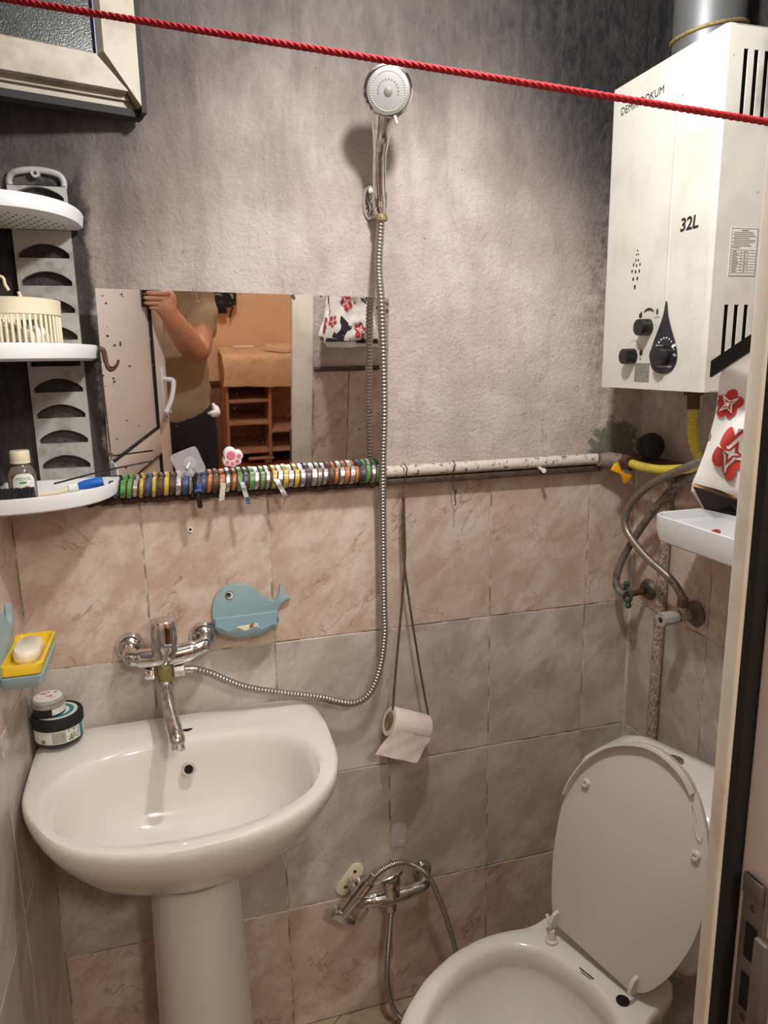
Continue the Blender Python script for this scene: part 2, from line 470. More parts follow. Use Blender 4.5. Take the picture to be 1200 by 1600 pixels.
def ribbed(g, pts, r, pitch, depth, n=10):
    p = resample(catmull(pts, 16), pitch / 4)
    rad = [r - depth if i % 4 in (0,) else (r if i % 4 in (2, 3) else r - depth * .3) for i in range(len(p))]
    g.tube(p, rad, n)

def twisted(g, pts, R, r, pitch, strands=3, n=6, step=None):
    p = resample([V(q) for q in pts], step or pitch / 8)
    for k in range(strands):
        q = []
        t0 = (p[1] - p[0]).normalized()
        u = t0.orthogonal().normalized()
        L = 0
        for i, a in enumerate(p):
            t = (p[min(i + 1, len(p) - 1)] - p[max(i - 1, 0)]).normalized()
            u = (u - t * u.dot(t)).normalized()
            v = t.cross(u)
            ang = 2 * PI * (L / pitch + k / strands)
            q.append(a + u * (R * math.cos(ang)) + v * (R * math.sin(ang)))
            if i + 1 < len(p):
                L += (p[i + 1] - a).length
        g.tube(q, r, n)

WM = {}
def mesh_obj(name, me, parent=None, angle=38):
    me.validate()
    for p in me.polygons:
        p.use_smooth = True
    me.set_sharp_from_angle(angle=math.radians(angle))
    o = bpy.data.objects.new(name, me)
    COL.objects.link(o)
    xs = [v.co for v in me.vertices]
    c = V([(min(p[i] for p in xs) + max(p[i] for p in xs)) / 2 for i in range(3)])
    me.transform(Matrix.Translation(-c))
    WM[o.name] = c
    if parent is not None:
        o.parent = parent
        o.location = c - WM[parent.name]
    else:
        o.location = c
    return o

def obj(name, g, mats, parent=None, angle=38, fix=True):
    if fix:
        bmesh.ops.recalc_face_normals(g.bm, faces=g.bm.faces)
    me = bpy.data.meshes.new(name)
    g.bm.to_mesh(me)
    g.bm.free()
    for m in (mats if isinstance(mats, (list, tuple)) else [mats]):
        me.materials.append(M[m])
    return mesh_obj(name, me, parent, angle)

def tag(o, label, cat, group=None):
    o['label'] = label
    o['category'] = cat
    if group:
        o['group'] = group
    return o
def thing(name, label, cat, loc, group=None):
    o = bpy.data.objects.new(name, None)
    o.empty_display_size = 0.02
    o.location = loc
    COL.objects.link(o)
    WM[o.name] = V(loc)
    return tag(o, label, cat, group)
def struct(o):
    o['kind'] = 'structure'
    return o

def text(s, size, o, ex, ey, mat, parent, name='lettering', shear=0.0, width=None, align='LEFT', warp=None, bold=0.0):
    cu = bpy.data.curves.new('txt', 'FONT')
    cu.body = s
    cu.size = size
    cu.shear = shear
    cu.align_x = align
    cu.resolution_u = 3
    cu.offset = bold
    t = bpy.data.objects.new('txt', cu)
    COL.objects.link(t)
    bpy.context.view_layer.update()
    me = bpy.data.meshes.new_from_object(t.evaluated_get(bpy.context.evaluated_depsgraph_get()))
    bpy.data.objects.remove(t)
    if width:
        xs = [v.co.x for v in me.vertices]
        k = width / (max(xs) - min(xs))
        me.transform(Matrix.Diagonal((k, 1, 1, 1)))
    ex, ey, o = V(ex), V(ey), V(o)
    en = ex.cross(ey)
    if warp:
        for v_ in me.vertices:
            v_.co = warp(v_.co.x, v_.co.y)
    else:
      me.transform(Matrix(((ex.x, ey.x, en.x, o.x), (ex.y, ey.y, en.y, o.y), (ex.z, ey.z, en.z, o.z), (0, 0, 0, 1))))
    me.materials.clear()
    me.materials.append(M[mat])
    return mesh_obj(name, me, parent)

def copy_part(src, parent, loc):
    o = src.copy()
    COL.objects.link(o)
    o.parent = parent
    o.location = V(loc) - WM[parent.name]
    WM[o.name] = V(loc)
    return o

# ------------------------------------------------------------------ the setting
XL, XR, YF, H = -0.23, 1.128, -1.0, 2.65
ROW = [0.0, 0.33, 0.66, 0.99, 1.317]
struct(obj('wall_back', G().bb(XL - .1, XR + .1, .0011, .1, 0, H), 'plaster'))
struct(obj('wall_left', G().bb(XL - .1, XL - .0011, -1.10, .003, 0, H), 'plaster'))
struct(obj('wall_right', G().bb(XR + .0011, XR + .1, -1.10, .003, 0, H), 'plaster'))
fr = G()
fr.bb(.575, XR + .003, -1.10, YF - .003, 0, H)
fr.bb(XL - .003, -.20, -1.10, YF - .003, 0, H)
fr.bb(-.20, .575, -1.10, YF - .003, 2.06, H)
struct(obj('wall_front', fr, 'plaster'))
struct(obj('ceiling', G().bb(XL - .1, XR + .1, -1.1, .1, H, H + .05), 'ceiling'))
struct(obj('floor', G().bb(XL - .1, XR + .1, -1.0, .1, -.05, -.004), 'mortar'))

WALL = {n: bpy.data.objects[n] for n in ('wall_back', 'wall_left', 'wall_right', 'wall_front', 'floor')}
def tile(parent, c, wdt, hgt, kind, axis):
    """axis: outward normal of the wall face"""
    a, b, t, ch = wdt / 2 - .0020, hgt / 2 - .0019, .0028, .0008
    g = G()
    n = V(axis)
    ex = V((0, 0, 1)).cross(n)
    ez = V((0, 0, 1))
    lay = lambda q, z: [ex * (sx * (a - q)) + ez * (sy * (b - q)) + n * z for sx, sy in ((-1, -1), (1, -1), (1, 1), (-1, 1))]
    j = RND.uniform(-.0004, .0005)
    g.rings([lay(0, -.003), lay(0, -ch + j), lay(ch, j)])
    o = obj('tile', g, kind, None)
    o.parent = parent
    o.location = V(c) - WM[parent.name] + n * (-.0015)
    return o
def kind(r):
    return 'tile_pink' if r in (0, 3) else 'tile_grey'
for r in range(4):
    zc, hh = (ROW[r] + ROW[r + 1]) / 2, ROW[r + 1] - ROW[r]
    xs = [XL, 0, .25, .5, .75, 1.0, XR]
    for a, b in zip(xs, xs[1:]):
        tile(WALL['wall_back'], ((a + b) / 2, 0, zc), b - a, hh, kind(r), (0, -1, 0))
    ys = [0, -.268, -.52, -.77, -1.0]
    for a, b in zip(ys, ys[1:]):
        tile(WALL['wall_left'], (XL, (a + b) / 2, zc), a - b, hh, kind(r), (1, 0, 0))
        tile(WALL['wall_right'], (XR, (a + b) / 2, zc), a - b, hh, kind(r), (-1, 0, 0))
    xs = [.577, .70, .95, XR]
    for a, b in zip(xs, xs[1:]):
        tile(WALL['wall_front'], ((a + b) / 2, YF, zc), b - a, hh, kind(r), (0, 1, 0))

obj('corner_grout', G().bb(XR - .0065, XR + .002, -.0055, .002, 0, 1.315, .002), 'plaster_strip', WALL['wall_right'])

# wood-look floor tiles laid diagonally
ang = math.radians(38)
e1, e2 = V((math.cos(ang), math.sin(ang), 0)), V((-math.sin(ang), math.cos(ang), 0))
for i in range(-4, 9):
    for j in range(-3, 3):
        c = V((.42, -.5, 0)) + e2 * (i * .122) + e1 * (j * .60 + (i % 2) * .30)
        pts = [c + e1 * (sx * .298) + e2 * (sy * .0595) for sx, sy in ((-1, -1), (1, -1), (1, 1), (-1, 1))]
        # clip to the room
        poly = [(p.x, p.y) for p in pts]
        for ax, lim, sg in ((0, XL, 1), (0, XR, -1), (1, -1.0, 1), (1, 0.0, -1)):
            q = []
            for k in range(len(poly)):
                A, B = poly[k], poly[(k + 1) % len(poly)]
                ia, ib = (A[ax] - lim) * sg >= 0, (B[ax] - lim) * sg >= 0
                if ia:
                    q.append(A)
                if ia != ib:
                    t = (lim - A[ax]) / (B[ax] - A[ax])
                    q.append((A[0] + (B[0] - A[0]) * t, A[1] + (B[1] - A[1]) * t))
            poly = q
            if len(poly) < 3:
                break
        if len(poly) < 3:
            continue
        g = G().prism(poly, (0, 0, -.004), (1, 0, 0), (0, 1, 0), (0, 0, 1), .004)
        obj('floor_tile', g, 'plank', WALL['floor'])

# hall beyond the door (seen in the mirror)
HX0, HX1, HY = -1.1, 1.9, -3.95
struct(obj('floor', G().bb(HX0, HX1, HY, -1.0, -.05, -.002), 'hall_floor'))
struct(obj('ceiling', G().bb(HX0, HX1, HY, -1.1, H, H + .05), 'ceiling'))
struct(obj('wall_hall', G().bb(HX0 - .05, HX1 + .05, HY - .06, HY, 0, H), 'hall_wall'))
struct(obj('wall_hall', G().bb(HX0 - .05, HX0, HY, -1.1, 0, H), 'hall_wall'))
struct(obj('wall_hall', G().bb(HX1, HX1 + .05, HY, -1.1, 0, H), 'hall_wall'))
g = G().bb(HX0, XL - .1, -1.1, -1.04, 0, H).bb(XR + .1, HX1, -1.1, -1.04, 0, H)
struct(obj('wall_hall', g, 'hall_wall'))
struct(obj('trim_1', G().bb(HX0, HX1, HY, HY + .012, 0, .49), 'hall_dado'))
struct(obj('trim_2', G().bb(HX0, HX1, HY, HY + .022, .49, .53, .004), 'dark_rust'))

# door frame
g = G().bb(.505, .575, -1.0195, -1.0025, 0, 2.06, .003)
t3 = struct(obj('trim_3', g, 'pvc'))
obj('gasket', G().bb(.508, .53, -1.0285, -1.0190, 0, 2.0), 'black_matte', t3)
obj('rebate', G().bb(.520, .575, -1.105, -1.0280, 0, 2.06, .003), 'pvc_rebate', t3)
obj('architrave', G().bb(.575, .64, -1.125, -1.10, 0, 2.10, .003), 'pvc_rebate', t3)
sp = G().bb(.5165, .5205, -1.062, -1.036, .93, 1.145, .0015)
sp.bb(.510, .5205, -1.072, -1.058, .93, 1.10, .002)
sp.bb(.5125, .5170, -1.060, -1.038, 1.128, 1.148, .002)
sp = obj('strike_plate', sp, 'steel', t3)
for z in (1.035, 1.085):
    obj('latch_slot', G().bb(.5155, .5166, -1.056, -1.044, z - .017, z + .017), 'hole', sp)
for z in (.955, .985, 1.008, 1.118):
    obj('screw', G().lathe([(0, -.001), (.0035, 0), (.0028, .0012), (0, .0012)], (.5166, -1.049, z), (-1, 0, 0), 12), 'dark_rust', sp)
struct(obj('trim_4', G().bb(-.20, -.13, -1.07, -1.0055, 0, 2.06, .003), 'pvc'))
struct(obj('trim_5', G().bb(-.13, .505, -1.07, -1.0055, 1.99, 2.06, .003), 'pvc'))
struct(obj('trim_6', G().bb(.577, XR, -1.003, -.990, 1.317, 1.332, .003), 'rail'))

# door leaf, opened outward, hinged on the left jamb
hin, edge = V((-.136, -1.075, 0)), V((.126, -1.652, 0))
ed = (edge - hin).normalized()
en = V((0, 0, 1)).cross(ed)          # points to +x+y
if en.x < 0:
    en = -en
LW = (edge - hin).length
RL = Matrix((ed, en, V((0, 0, 1)))).transposed()
def lf(u, n, z):
    return hin + ed * u + en * n + V((0, 0, z))
def lbox(u0, u1, n0, n1, z0, z1, bev=0.0):
    return G().box(lf((u0 + u1) / 2, (n0 + n1) / 2, (z0 + z1) / 2), (u1 - u0, n1 - n0, z1 - z0), RL, bev)
door = thing('door_1', 'door', 'door', lf(LW / 2, -.025, 0))
del door['label'], door['category']
struct(door)
for z0, z1 in ((.02, .12), (.86, .965), (1.88, 1.98)):
    obj('rail', lbox(.10, LW - .10, -.05, 0, z0, z1, .003), 'leaf', door)
for u0, u1 in ((0, .10), (LW - .10, LW)):
    obj('stile', lbox(u0, u1, -.05, 0, .02, 1.98, .003), 'leaf', door)
for z0, z1 in ((.12, .86), (.965, 1.88)):
    obj('panel', lbox(.10, LW - .10, -.038, -.012, z0, z1), 'leaf', door)
    gk = lbox(LW - .106, LW - .10, -.012, .0005, z0, z1)
    for a in (lbox(.10, .106, -.012, .0005, z0, z1), lbox(.10, LW - .10, -.012, .0005, z0, z0 + .006), lbox(.10, LW - .10, -.012, .0005, z1 - .006, z1)):
        me = bpy.data.meshes.new('t')
        a.bm.to_mesh(me)
        gk.bm.from_mesh(me)
        bpy.data.meshes.remove(me)
    obj('gasket', gk, 'black_matte', door)
hp = obj('handle_plate', lbox(LW - .066, LW - .036, 0, .008, .98, 1.20, .004), 'plastic_white', door)
obj('handle', G().tube(catmull([lf(LW - .05, .006, 1.15), lf(LW - .05, .04, 1.15), lf(LW - .06, .052, 1.14), lf(LW - .10, .056, 1.09), lf(LW - .15, .05, 1.045)], 8), .0095, 10), 'plastic_white', hp)
obj('keyhole_knob', G().tube([lf(LW - .05, .006, 1.02), lf(LW - .05, .03, 1.02)], [.008, .007], 10), 'plastic_white', hp)

# window sash, opened inward, hinged at its right edge
th = math.radians(17)
wo = V((.067, -.06, 2.002))
we, wn, wz = V((-math.cos(th), -math.sin(th), 0)), V((math.sin(th), -math.cos(th), 0)), V((0, 0, 1))
def ws(s, n, z):
    return wo + we * s + wn * n + wz * z
RWn = Matrix((we, wn, wz)).transposed()
def wbox(s0, s1, n0, n1, z0, z1, bev=0.0, g=None):
    return (g or G()).box(ws((s0 + s1) / 2, (n0 + n1) / 2, (z0 + z1) / 2), (s1 - s0, abs(n1 - n0), z1 - z0), RWn, bev)
WS, WH = .46, .52
win = thing('window_1', 'w', 'window', wo + we * .23)
del win['label'], win['category']
struct(win)
def member(poly):     # mitred frame member, profile lofted between two mitre cuts
    return G().rings(poly)
def prof(s, z, ds, dz):
    # stepped profile from outside edge to the glass: (inset, depth)
    return [ws(s + ds * i, n, z + dz * i) for i, n in ((.0, -.045), (.0, -.030), (.012, -.030), (.012, -.022), (.020, -.022), (.020, 0.0), (.068, .0), (.074, -.012), (.074, -.045))]
c00, c10, c11, c01 = prof(0.004, .006, 1, 1), prof(WS, .006, -1, 1), prof(WS, WH, -1, -1), prof(.004, WH, 1, -1)
obj('sash_rail', member([c00, c10]), 'pvc_dirty', win, 25)
obj('sash_rail', member([c01, c11]), 'pvc_dirty', win, 25)
c00b, c01b = [ws(.004 + i, n, .006 + j) for i, j, n in ((0, 0, -.045), (0, 0, -.0), (.055, .074, -.0), (.062, .074, -.012), (.062, .074, -.045))], [ws(.004 + i, n, WH - j) for i, j, n in ((0, 0, -.045), (0, 0, -.0), (.055, .074, -.0), (.062, .074, -.012), (.062, .074, -.045))]
obj('sash_stile', member([c00b, c01b]), 'pvc_dirty', win, 25)
obj('sash_stile', member([c10, c11]), 'pvc_dirty', win, 25)
obj('glass_pane', wbox(.06, WS - .06, -.030, -.022, .07, WH - .07), 'obscured', win)
obj('spacer_bar', wbox(.0605, .068, -.022, -.013, .078, WH - .078), 'purple', win)
obj('gasket', wbox(-.005, .004, -.05, .0, -.004, WH), 'black_matte', win)
obj('gasket', wbox(-.005, WS, -.05, -.022, -.006, .006), 'black_matte', win)
fg = G()
for a in ((-.215, .035, 2.06, 2.09), (-.215, .035, 2.5, 2.53), (-.215, -.185, 2.09, 2.5), (.005, .035, 2.09, 2.5)):
    fg.bb(a[0], a[1], -.004, .004, a[2], a[3])
w2 = struct(obj('window_2', fg, 'pvc_rebate'))
obj('night_pane', G().bb(-.185, .005, .0, .0035, 2.09, 2.5), 'hole', w2)

# ------------------------------------------------------------------ wash basin and pedestal
def radial(poly, c, n):
    """resample a closed polygon by angle about c"""
    out = []
    for k in range(n):
        a = 2 * PI * k / n
        d = (math.cos(a), math.sin(a))
        best = 0
        for i in range(len(poly)):
            A, B = poly[i], poly[(i + 1) % len(poly)]
            ex, ey = B[0] - A[0], B[1] - A[1]
            det = d[0] * -ey + ex * d[1]
            if abs(det) < 1e-12:
                continue
            qx, qy = A[0] - c[0], A[1] - c[1]
            t = (qx * -ey + ex * qy) / det
            u = (d[0] * qy - d[1] * qx) / det
            if -1e-6 <= u <= 1 + 1e-6 and t > best:
                best = t
        out.append(best)
    for _ in range(2):
        out = [(out[k - 1] + 2 * out[k] + out[(k + 1) % n]) / 4 for k in range(n)]
    return out
def closed_curve(pts, per=6):
    p = [V((a, b, 0)) for a, b in pts]
    q = catmull(p[-2:] + p + p[:2], per)
    return [(v.x, v.y) for v in q[per * 2:-per * 1]]
bo = [(.308, -.006), (.322, -.03), (.333, -.123), (.329, -.253), (.306, -.33), (.259, -.389), (.197, -.429), (.124, -.452), (.035, -.459), (-.051, -.44), (-.117, -.411), (-.165, -.366), (-.205, -.291), (-.2225, -.234), (-.2245, -.14), (-.2245, -.05), (-.2235, -.02), (-.216, -.006)]
bi = closed_curve([(-.173, -.270), (-.163, -.189), (-.121, -.142), (-.043, -.116), (.098, -.112), (.213, -.128), (.268, -.185), (.279, -.285), (.248, -.352), (.177, -.396), (.081, -.415), (-.032, -.410), (-.121, -.373), (-.160, -.325)])
NB, BC = 96, (.055, -.25)
RO, RI = radial(bo, BC, NB), radial(bi, BC, NB)
def bring(R, k, z, c=BC, sh=(0, 0), zf=None):
    r = []
    for i in range(NB):
        a = 2 * PI * i / NB
        q = R[i] * k
        x, y = c[0] + q * math.cos(a) + sh[0], c[1] + q * math.sin(a) + sh[1]
        r.append(V((x, min(y, -.006), z if zf is None else zf(x, y, z))))
    return r
basin = thing('wash_basin', 'white ceramic wash basin on a pedestal under the wall mixer tap', 'basin', (.055, -.23, .66))
g = G()
mixR = lambda t: [RO[i] * (1 - t) + RI[i] * t for i in range(NB)]
tilt = lambda x, y, z: z + .010 * max(0, min(1, (y + .13) / .11))
under = [(.40, .640, .075), (.46, .655, .07), (.62, .690, .05), (.80, .735, .025), (.92, .785, .01), (.985, .825, 0), (1.0, .842, 0), (.997, .851, 0), (.985, .857, 0)]
rr = [bring(RO, k, z, BC, (0, s)) for k, z, s in under]
rr += [bring(mixR(t), 1, z, zf=tilt) for t, z in ((.2, .8585), (.55, .8575), (.82, .856))]
rr += [bring(RI, k, z, BC, (0, s)) for k, z, s in ((1.03, .854, 0), (.995, .848, 0), (.965, .836, 0), (.93, .81, .0), (.88, .775, .002), (.78, .735, .006), (.56, .706, .014), (.30, .696, .022), (.12, .692, .025))]
g.rings(rr)
obj('bowl', g, 'ceramic', basin, 50)
ov = obj('overflow_ring', G().lathe([(.008, .0), (.0125, .0), (.0135, .002), (.012, .004), (.0085, .004), (.008, .001)], (.055, -.1345, .805), (0, -.86, .5), 24), 'chrome', basin)
obj('overflow_hole', G().lathe([(0, 0), (.009, .001), (.009, .0018), (0, .002)], (.055, -.1345, .805), (0, -.86, .5), 20), 'hole', ov)
obj('tap_hole', G().lathe([(0, 0), (.0125, .0), (.0125, .0012), (0, .0012)], (.057, -.074, .8605), (0, -.04, 1), 20, 1.0), 'hole', basin)
dr = obj('drain', G().lathe([(.012, .0), (.031, .0), (.033, .003), (.030, .006), (.020, .005), (.012, .002)], (.055, -.226, .692), (0, 0, 1), 28), 'chrome_old', basin)
gg = G()
for k in range(5):
    gg.bb(.055 - .019, .055 + .019, -.226 - .0165 + k * .008, -.226 - .0135 + k * .008, .6945, .6965)
obj('drain_grate', gg, 'steel', dr)
g = G()
def ering(rx, ry, z, cy=-.185, n=40):
    return [V((.052 + rx * math.cos(2 * PI * k / n), cy + ry * math.sin(2 * PI * k / n), z)) for k in range(n)]
g.rings([ering(.108, .115, 0), ering(.108, .115, .03), ering(.098, .105, .09), ering(.092, .098, .25), ering(.087, .092, .45), ering(.084, .088, .58), ering(.083, .086, .635)])
tag(obj('basin_pedestal', g, 'ceramic', None, 50), 'white ceramic pedestal column carrying the wash basin', 'pedestal')

# ------------------------------------------------------------------ basin mixer
mx = thing('basin_mixer', 'chrome wall-mounted basin mixer with long spout over the basin', 'tap', (.033, -.04, 1.0))
for x, z in ((-.040, 1.022), (.1045, 1.028)):
    obj('wall_flange', G().lathe([(.012, 0), (.0285, 0), (.029, .006), (.025, .018), (.018, .024), (.012, .024)], (x, -.001, z), (0, -1, 0), 28), 'chrome', mx)
obj('mixer_body', G().tube(catmull([(-.040, -.012, 1.022), (-.040, -.036, 1.018), (-.033, -.052, 1.014), (-.012, -.057, 1.013), (.027, -.060, 1.013), (.070, -.057, 1.017), (.098, -.052, 1.022), (.107, -.036, 1.027), (.107, -.012, 1.030)], 6), [.0145] * 8 + [.0165] * 8 + [.0195] * 17 + [.0165] * 8 + [.0145] * 8, 18), 'chrome', mx)
hb = G()
hb.rings([[V((.027 + (.0255) * s_ * math.copysign(abs(math.cos(2 * PI * k / 28)) ** .6, math.cos(2 * PI * k / 28)), dy - .060 + .022 * s_ * math.copysign(abs(math.sin(2 * PI * k / 28)) ** .75, math.sin(2 * PI * k / 28)), z)) for k in range(28)]
         for q, s_, z, dy in ((0, 1.0, 1.014, 0), (0, 1.0, 1.050, 0), (0, 1.02, 1.074, 0), (0, .98, 1.085, 0), (0, .90, 1.089, 0))])
obj('lever_housing', hb, 'chrome', mx, 30)
lev = G().prism([(-.012, .0), (.012, .0), (.010, -.012), (.003, -.022), (.009, -.034), (-.009, -.034), (-.003, -.022), (-.010, -.012)], (.030, -.084, 1.046), (1, 0, 0), (0, -.25, 1), (0, -1, -.25), .006, .15)
obj('lever', lev, 'chrome', mx)
obj('diverter', G().lathe([(.010, 0), (.0155, .003), (.0165, .012), (.0165, .034), (.014, .040), (.011, .044)], (.024, -.060, .962), (0, 0, 1), 24), 'scale', mx)
obj('outlet_collar', G().cyl((.024, -.060, .999), (.024, -.060, 1.008), .015, .016, 24), 'chrome', mx)
obj('diverter_knob', G().lathe([(.008, 0), (.012, .002), (.0125, .005), (.0125, .018), (.011, .020), (.0, .020)], (.006, -.062, .982), (-1, 0, 0), 8), 'chrome', mx)
obj('spout', G().tube(catmull([(.024, -.060, .966), (.0245, -.067, .953), (.026, -.088, .942), (.029, -.125, .930), (.034, -.165, .920), (.039, -.198, .911), (.040, -.207, .899)], 6), [.0150] * 7 + [.0138] * 24 + [.0145] * 4 + [.0135, .0130], 18), 'chrome_old', mx)
obj('aerator', G().lathe([(.008, 0), (.0128, 0), (.0128, .008), (.008, .009)], (.0402, -.2085, .8975), (.05, -.62, -.78), 20), 'chrome', mx)

# shower hose and hand shower
sh = thing('shower_hose', 'long ribbed steel shower hose looping from the basin mixer up the wall', 'hose', (.30, -.05, .90))
obj('hose_nut', G().lathe([(.008, 0), (.0135, 0), (.0135, .018), (.009, .020)], (.0425, -.062, .982), (1, 0, 0), 6), 'chrome', sh, 20)
obj('hose_ferrule', G().tube([(.062, -.062, .982), (.085, -.064, .980)], [.0075, .0068], 14), 'chrome_old', sh)
g = G()
ribbed(g, [(.080, -.064, .980), (.113, -.066, .966), (.175, -.062, .927), (.254, -.055, .898), (.336, -.05, .873), (.375, -.05, .857), (.406, -.05, .849), (.436, -.05, .859), (.456, -.05, .888), (.471, -.05, .935), (.480, -.05, 1.0), (.481, -.045, 1.054), (.483, -.04, 1.196), (.481, -.055, 1.36), (.4795, -.078, 1.48), (.478, -.082, 1.58), (.476, -.082, 1.68), (.478, -.06, 1.752), (.486, -.047, 1.815), (.489, -.047, 1.848)], .0082, .0072, .0021, 10)
obj('hose', g, 'hose_metal', sh, 80)
hs = thing('hand_shower', 'chrome hand shower with round spray head in the wall bracket', 'shower head', (.485, -.07, 1.86))
hc, hn = V((.472, -.160, 2.031)), V((-.26, -.93, -.27)).normalized()
pth = catmull([(.4885, -.047, 1.846), (.487, -.049, 1.87), (.482, -.062, 1.905), (.477, -.084, 1.943), (.474, -.110, 1.98), (.474, -.134, 2.008)], 5)
obj('handle', G().tube(pth, [.0085, .0095, .011, .0115, .0118] + [.0125] * 12 + [.014, .015, .016, .018, .020, .022, .024, .026, .028][:len(pth) - 17], 18, True, 1.0), 'chrome', hs)
obj('nut', G().lathe([(.007, 0), (.0115, 0), (.0125, .004), (.0105, .012), (.008, .012)], (.489, -.047, 1.840), (0, 0, 1), 18), 'scale', hs)
obj('head_shell', G().lathe([(.006, -.026), (.022, -.024), (.036, -.014), (.0425, -.004), (.0425, .002), (.040, .005), (.036, .006)], hc, hn, 44), 'chrome', hs)
fp = obj('spray_plate', G().lathe([(.0, .004), (.036, .004), (.0365, .0062), (.031, .0072), (.0305, .0066), (.029, .0066), (.0285, .0078), (0, .0086)], hc, hn, 44), 'satin', hs)
u = hn.orthogonal().normalized()
u = (V((1, 0, 0)) - hn * hn.x).normalized()
v = hn.cross(u)
if v.z < 0:
    v = -v
nz = G()
for k in range(48):
    a = 2 * PI * k / 48
    nz.sphere(hc + hn * .0072 + (u * math.cos(a) + v * math.sin(a)) * .0302, .0016, 6)
obj('nozzle_ring', nz, 'nozzle', fp)
nz = G()
for k in range(13):
    a = math.radians(-15 + 210 * k / 12)
    nz.lathe([(0, 0), (.0016, .0), (.0014, .001), (0, .001)], hc + hn * .0080 + (u * math.cos(a) + v * math.sin(a)) * .0175, hn, 8)
obj('nozzle_holes', nz, 'steel', fp)
obj('centre_hole', G().lathe([(0, .0), (.0068, .0), (.0074, .001), (.0062, .0016), (0, .0012)], hc + hn * .0078 - v * .002, hn, 18), 'steel', fp)
obj('selector_lever', G().tube([hc + u * .014 - v * .037 + hn * .004, hc + u * .019 - v * .049 + hn * .008], [.0028, .0022], 8), 'plastic_grey', hs)
br = thing('shower_bracket', 'chrome oval wall bracket holding the hand shower', 'bracket', (.480, -.0, 1.86))
obj('back_plate', G().rings([[V((.480 + .0165 * q * math.cos(2 * PI * k / 32), y, 1.882 + .034 * q * math.sin(2 * PI * k / 32))) for k in range(32)] for q, y in ((1, .002), (1, -.006), (.9, -.012), (.6, -.018), (.3, -.020))]), 'chrome', br)
obj('cradle', G().tube([(.4868, -.047, 1.864), (.4855, -.0505, 1.890)], [.0135, .0155], 20).tube([(.481, -.014, 1.880), (.485, -.044, 1.878)], [.009, .009], 12), 'chrome_old', br)

# ------------------------------------------------------------------ toilet
TO, TD, TP = V((.79, -.41, 0)), V((-.94, -.342, 0)), V((-.342, .94, 0))
def tp(d, p, z):
    return TO + TD * d + TP * p + V((0, 0, z))
toilet = thing('toilet', 'white close-coupled toilet with raised lid and no seat', 'toilet', TO + TD * .15)
oh = [(-.10, .150), (-.06, .140), (-.02, .130), (.02, .140), (.06, .163), (.12, .184), (.20, .190), (.28, .176), (.36, .142), (.415, .098), (.448, .045), (.456, 0)]
oc = oh + [(a, -b) for a, b in oh[-2::-1]]
ih = [(.036, 0), (.040, .05), (.055, .098), (.09, .135), (.14, .152), (.20, .155), (.28, .140), (.345, .106), (.390, .06), (.405, 0)]
ic = ih + [(a, -b) for a, b in ih[-2:0:-1]]
NT, TC = 80, (.2, 0)
TRO, TRI = radial(oc, TC, NT), radial(closed_curve(ic, 5), TC, NT)
def tring(R, k, z, sh=0.0, ky=None):
    return [tp(TC[0] + R[i] * k * math.cos(2 * PI * i / NT) + sh, TC[1] + R[i] * (k if ky is None else ky) * math.sin(2 * PI * i / NT), z) for i in range(NT)]
g = G()
mt = lambda t: [TRO[i] * (1 - t) + TRI[i] * t for i in range(NT)]
g.rings([tring(TRO, .60, .0, -.03, .56), tring(TRO, .60, .03, -.03, .55), tring(TRO, .56, .10, -.03, .48), tring(TRO, .62, .18, -.03, .55), tring(TRO, .80, .27, -.015, .78), tring(TRO, .94, .34, 0, .95), tring(TRO, .99, .372, 0), tring(TRO, 1.0, .388, 0), tring(TRO, .994, .396), tring(TRO, .975, .4005),
         tring(mt(.5), 1, .401), tring(TRI, 1.05, .400), tring(TRI, 1.0, .396), tring(TRI, .975, .388), tring(TRI, .97, .365), tring(TRI, 1.0, .352), tring(TRI, .95, .320), tring(TRI, .83, .280), tring(TRI, .70, .255), tring(TRI, .55, .236), tring(TRI, .40, .228), tring(TRI, .3, .20, .05), tring(TRI, .1, .19, .06)])
obj('bowl', g, 'ceramic', toilet, 50)
obj('flush_water', G().rings([tring(TRI, .50, .2315), tring(TRI, .50, .2325)]), 'film', toilet)
# cistern: superelliptic rings
def sring(cd_, hd, hp, z, n=48, e=.35):
    r = []
    for k in range(n):
        a = 2 * PI * k / n
        c, s = math.cos(a), math.sin(a)
        r.append(tp(cd_ + hd * math.copysign(abs(c) ** e, c), -.022 + hp * math.copysign(abs(s) ** e, s), z))
    return r
CT = -.185
obj('cistern', G().rings([sring(CT + .01, .05, .09, .385), sring(CT + .005, .066, .122, .405), sring(CT, .078, .14, .44), sring(CT, .083, .150, .52), sring(CT, .085, .156, .62), sring(CT, .085, .158, .715)]), 'ceramic', toilet, 50)
obj('cistern_lid', G().rings([sring(CT, .088, .160, .716), sring(CT, .090, .163, .722), sring(CT, .090, .163, .738), sring(CT, .084, .156, .750), sring(CT - .010, .066, .138, .766), sring(CT - .018, .05, .105, .778), sring(CT - .02, .03, .06, .781)]), 'ceramic', toilet, 50)
fb = obj('flush_button', G().lathe([(.021, -.004), (.021, .004), (.019, .007), (.016, .006), (0, .006)], tp(-.205, -.022, .778), (0, 0, 1), 28, .8), 'chrome', toilet)
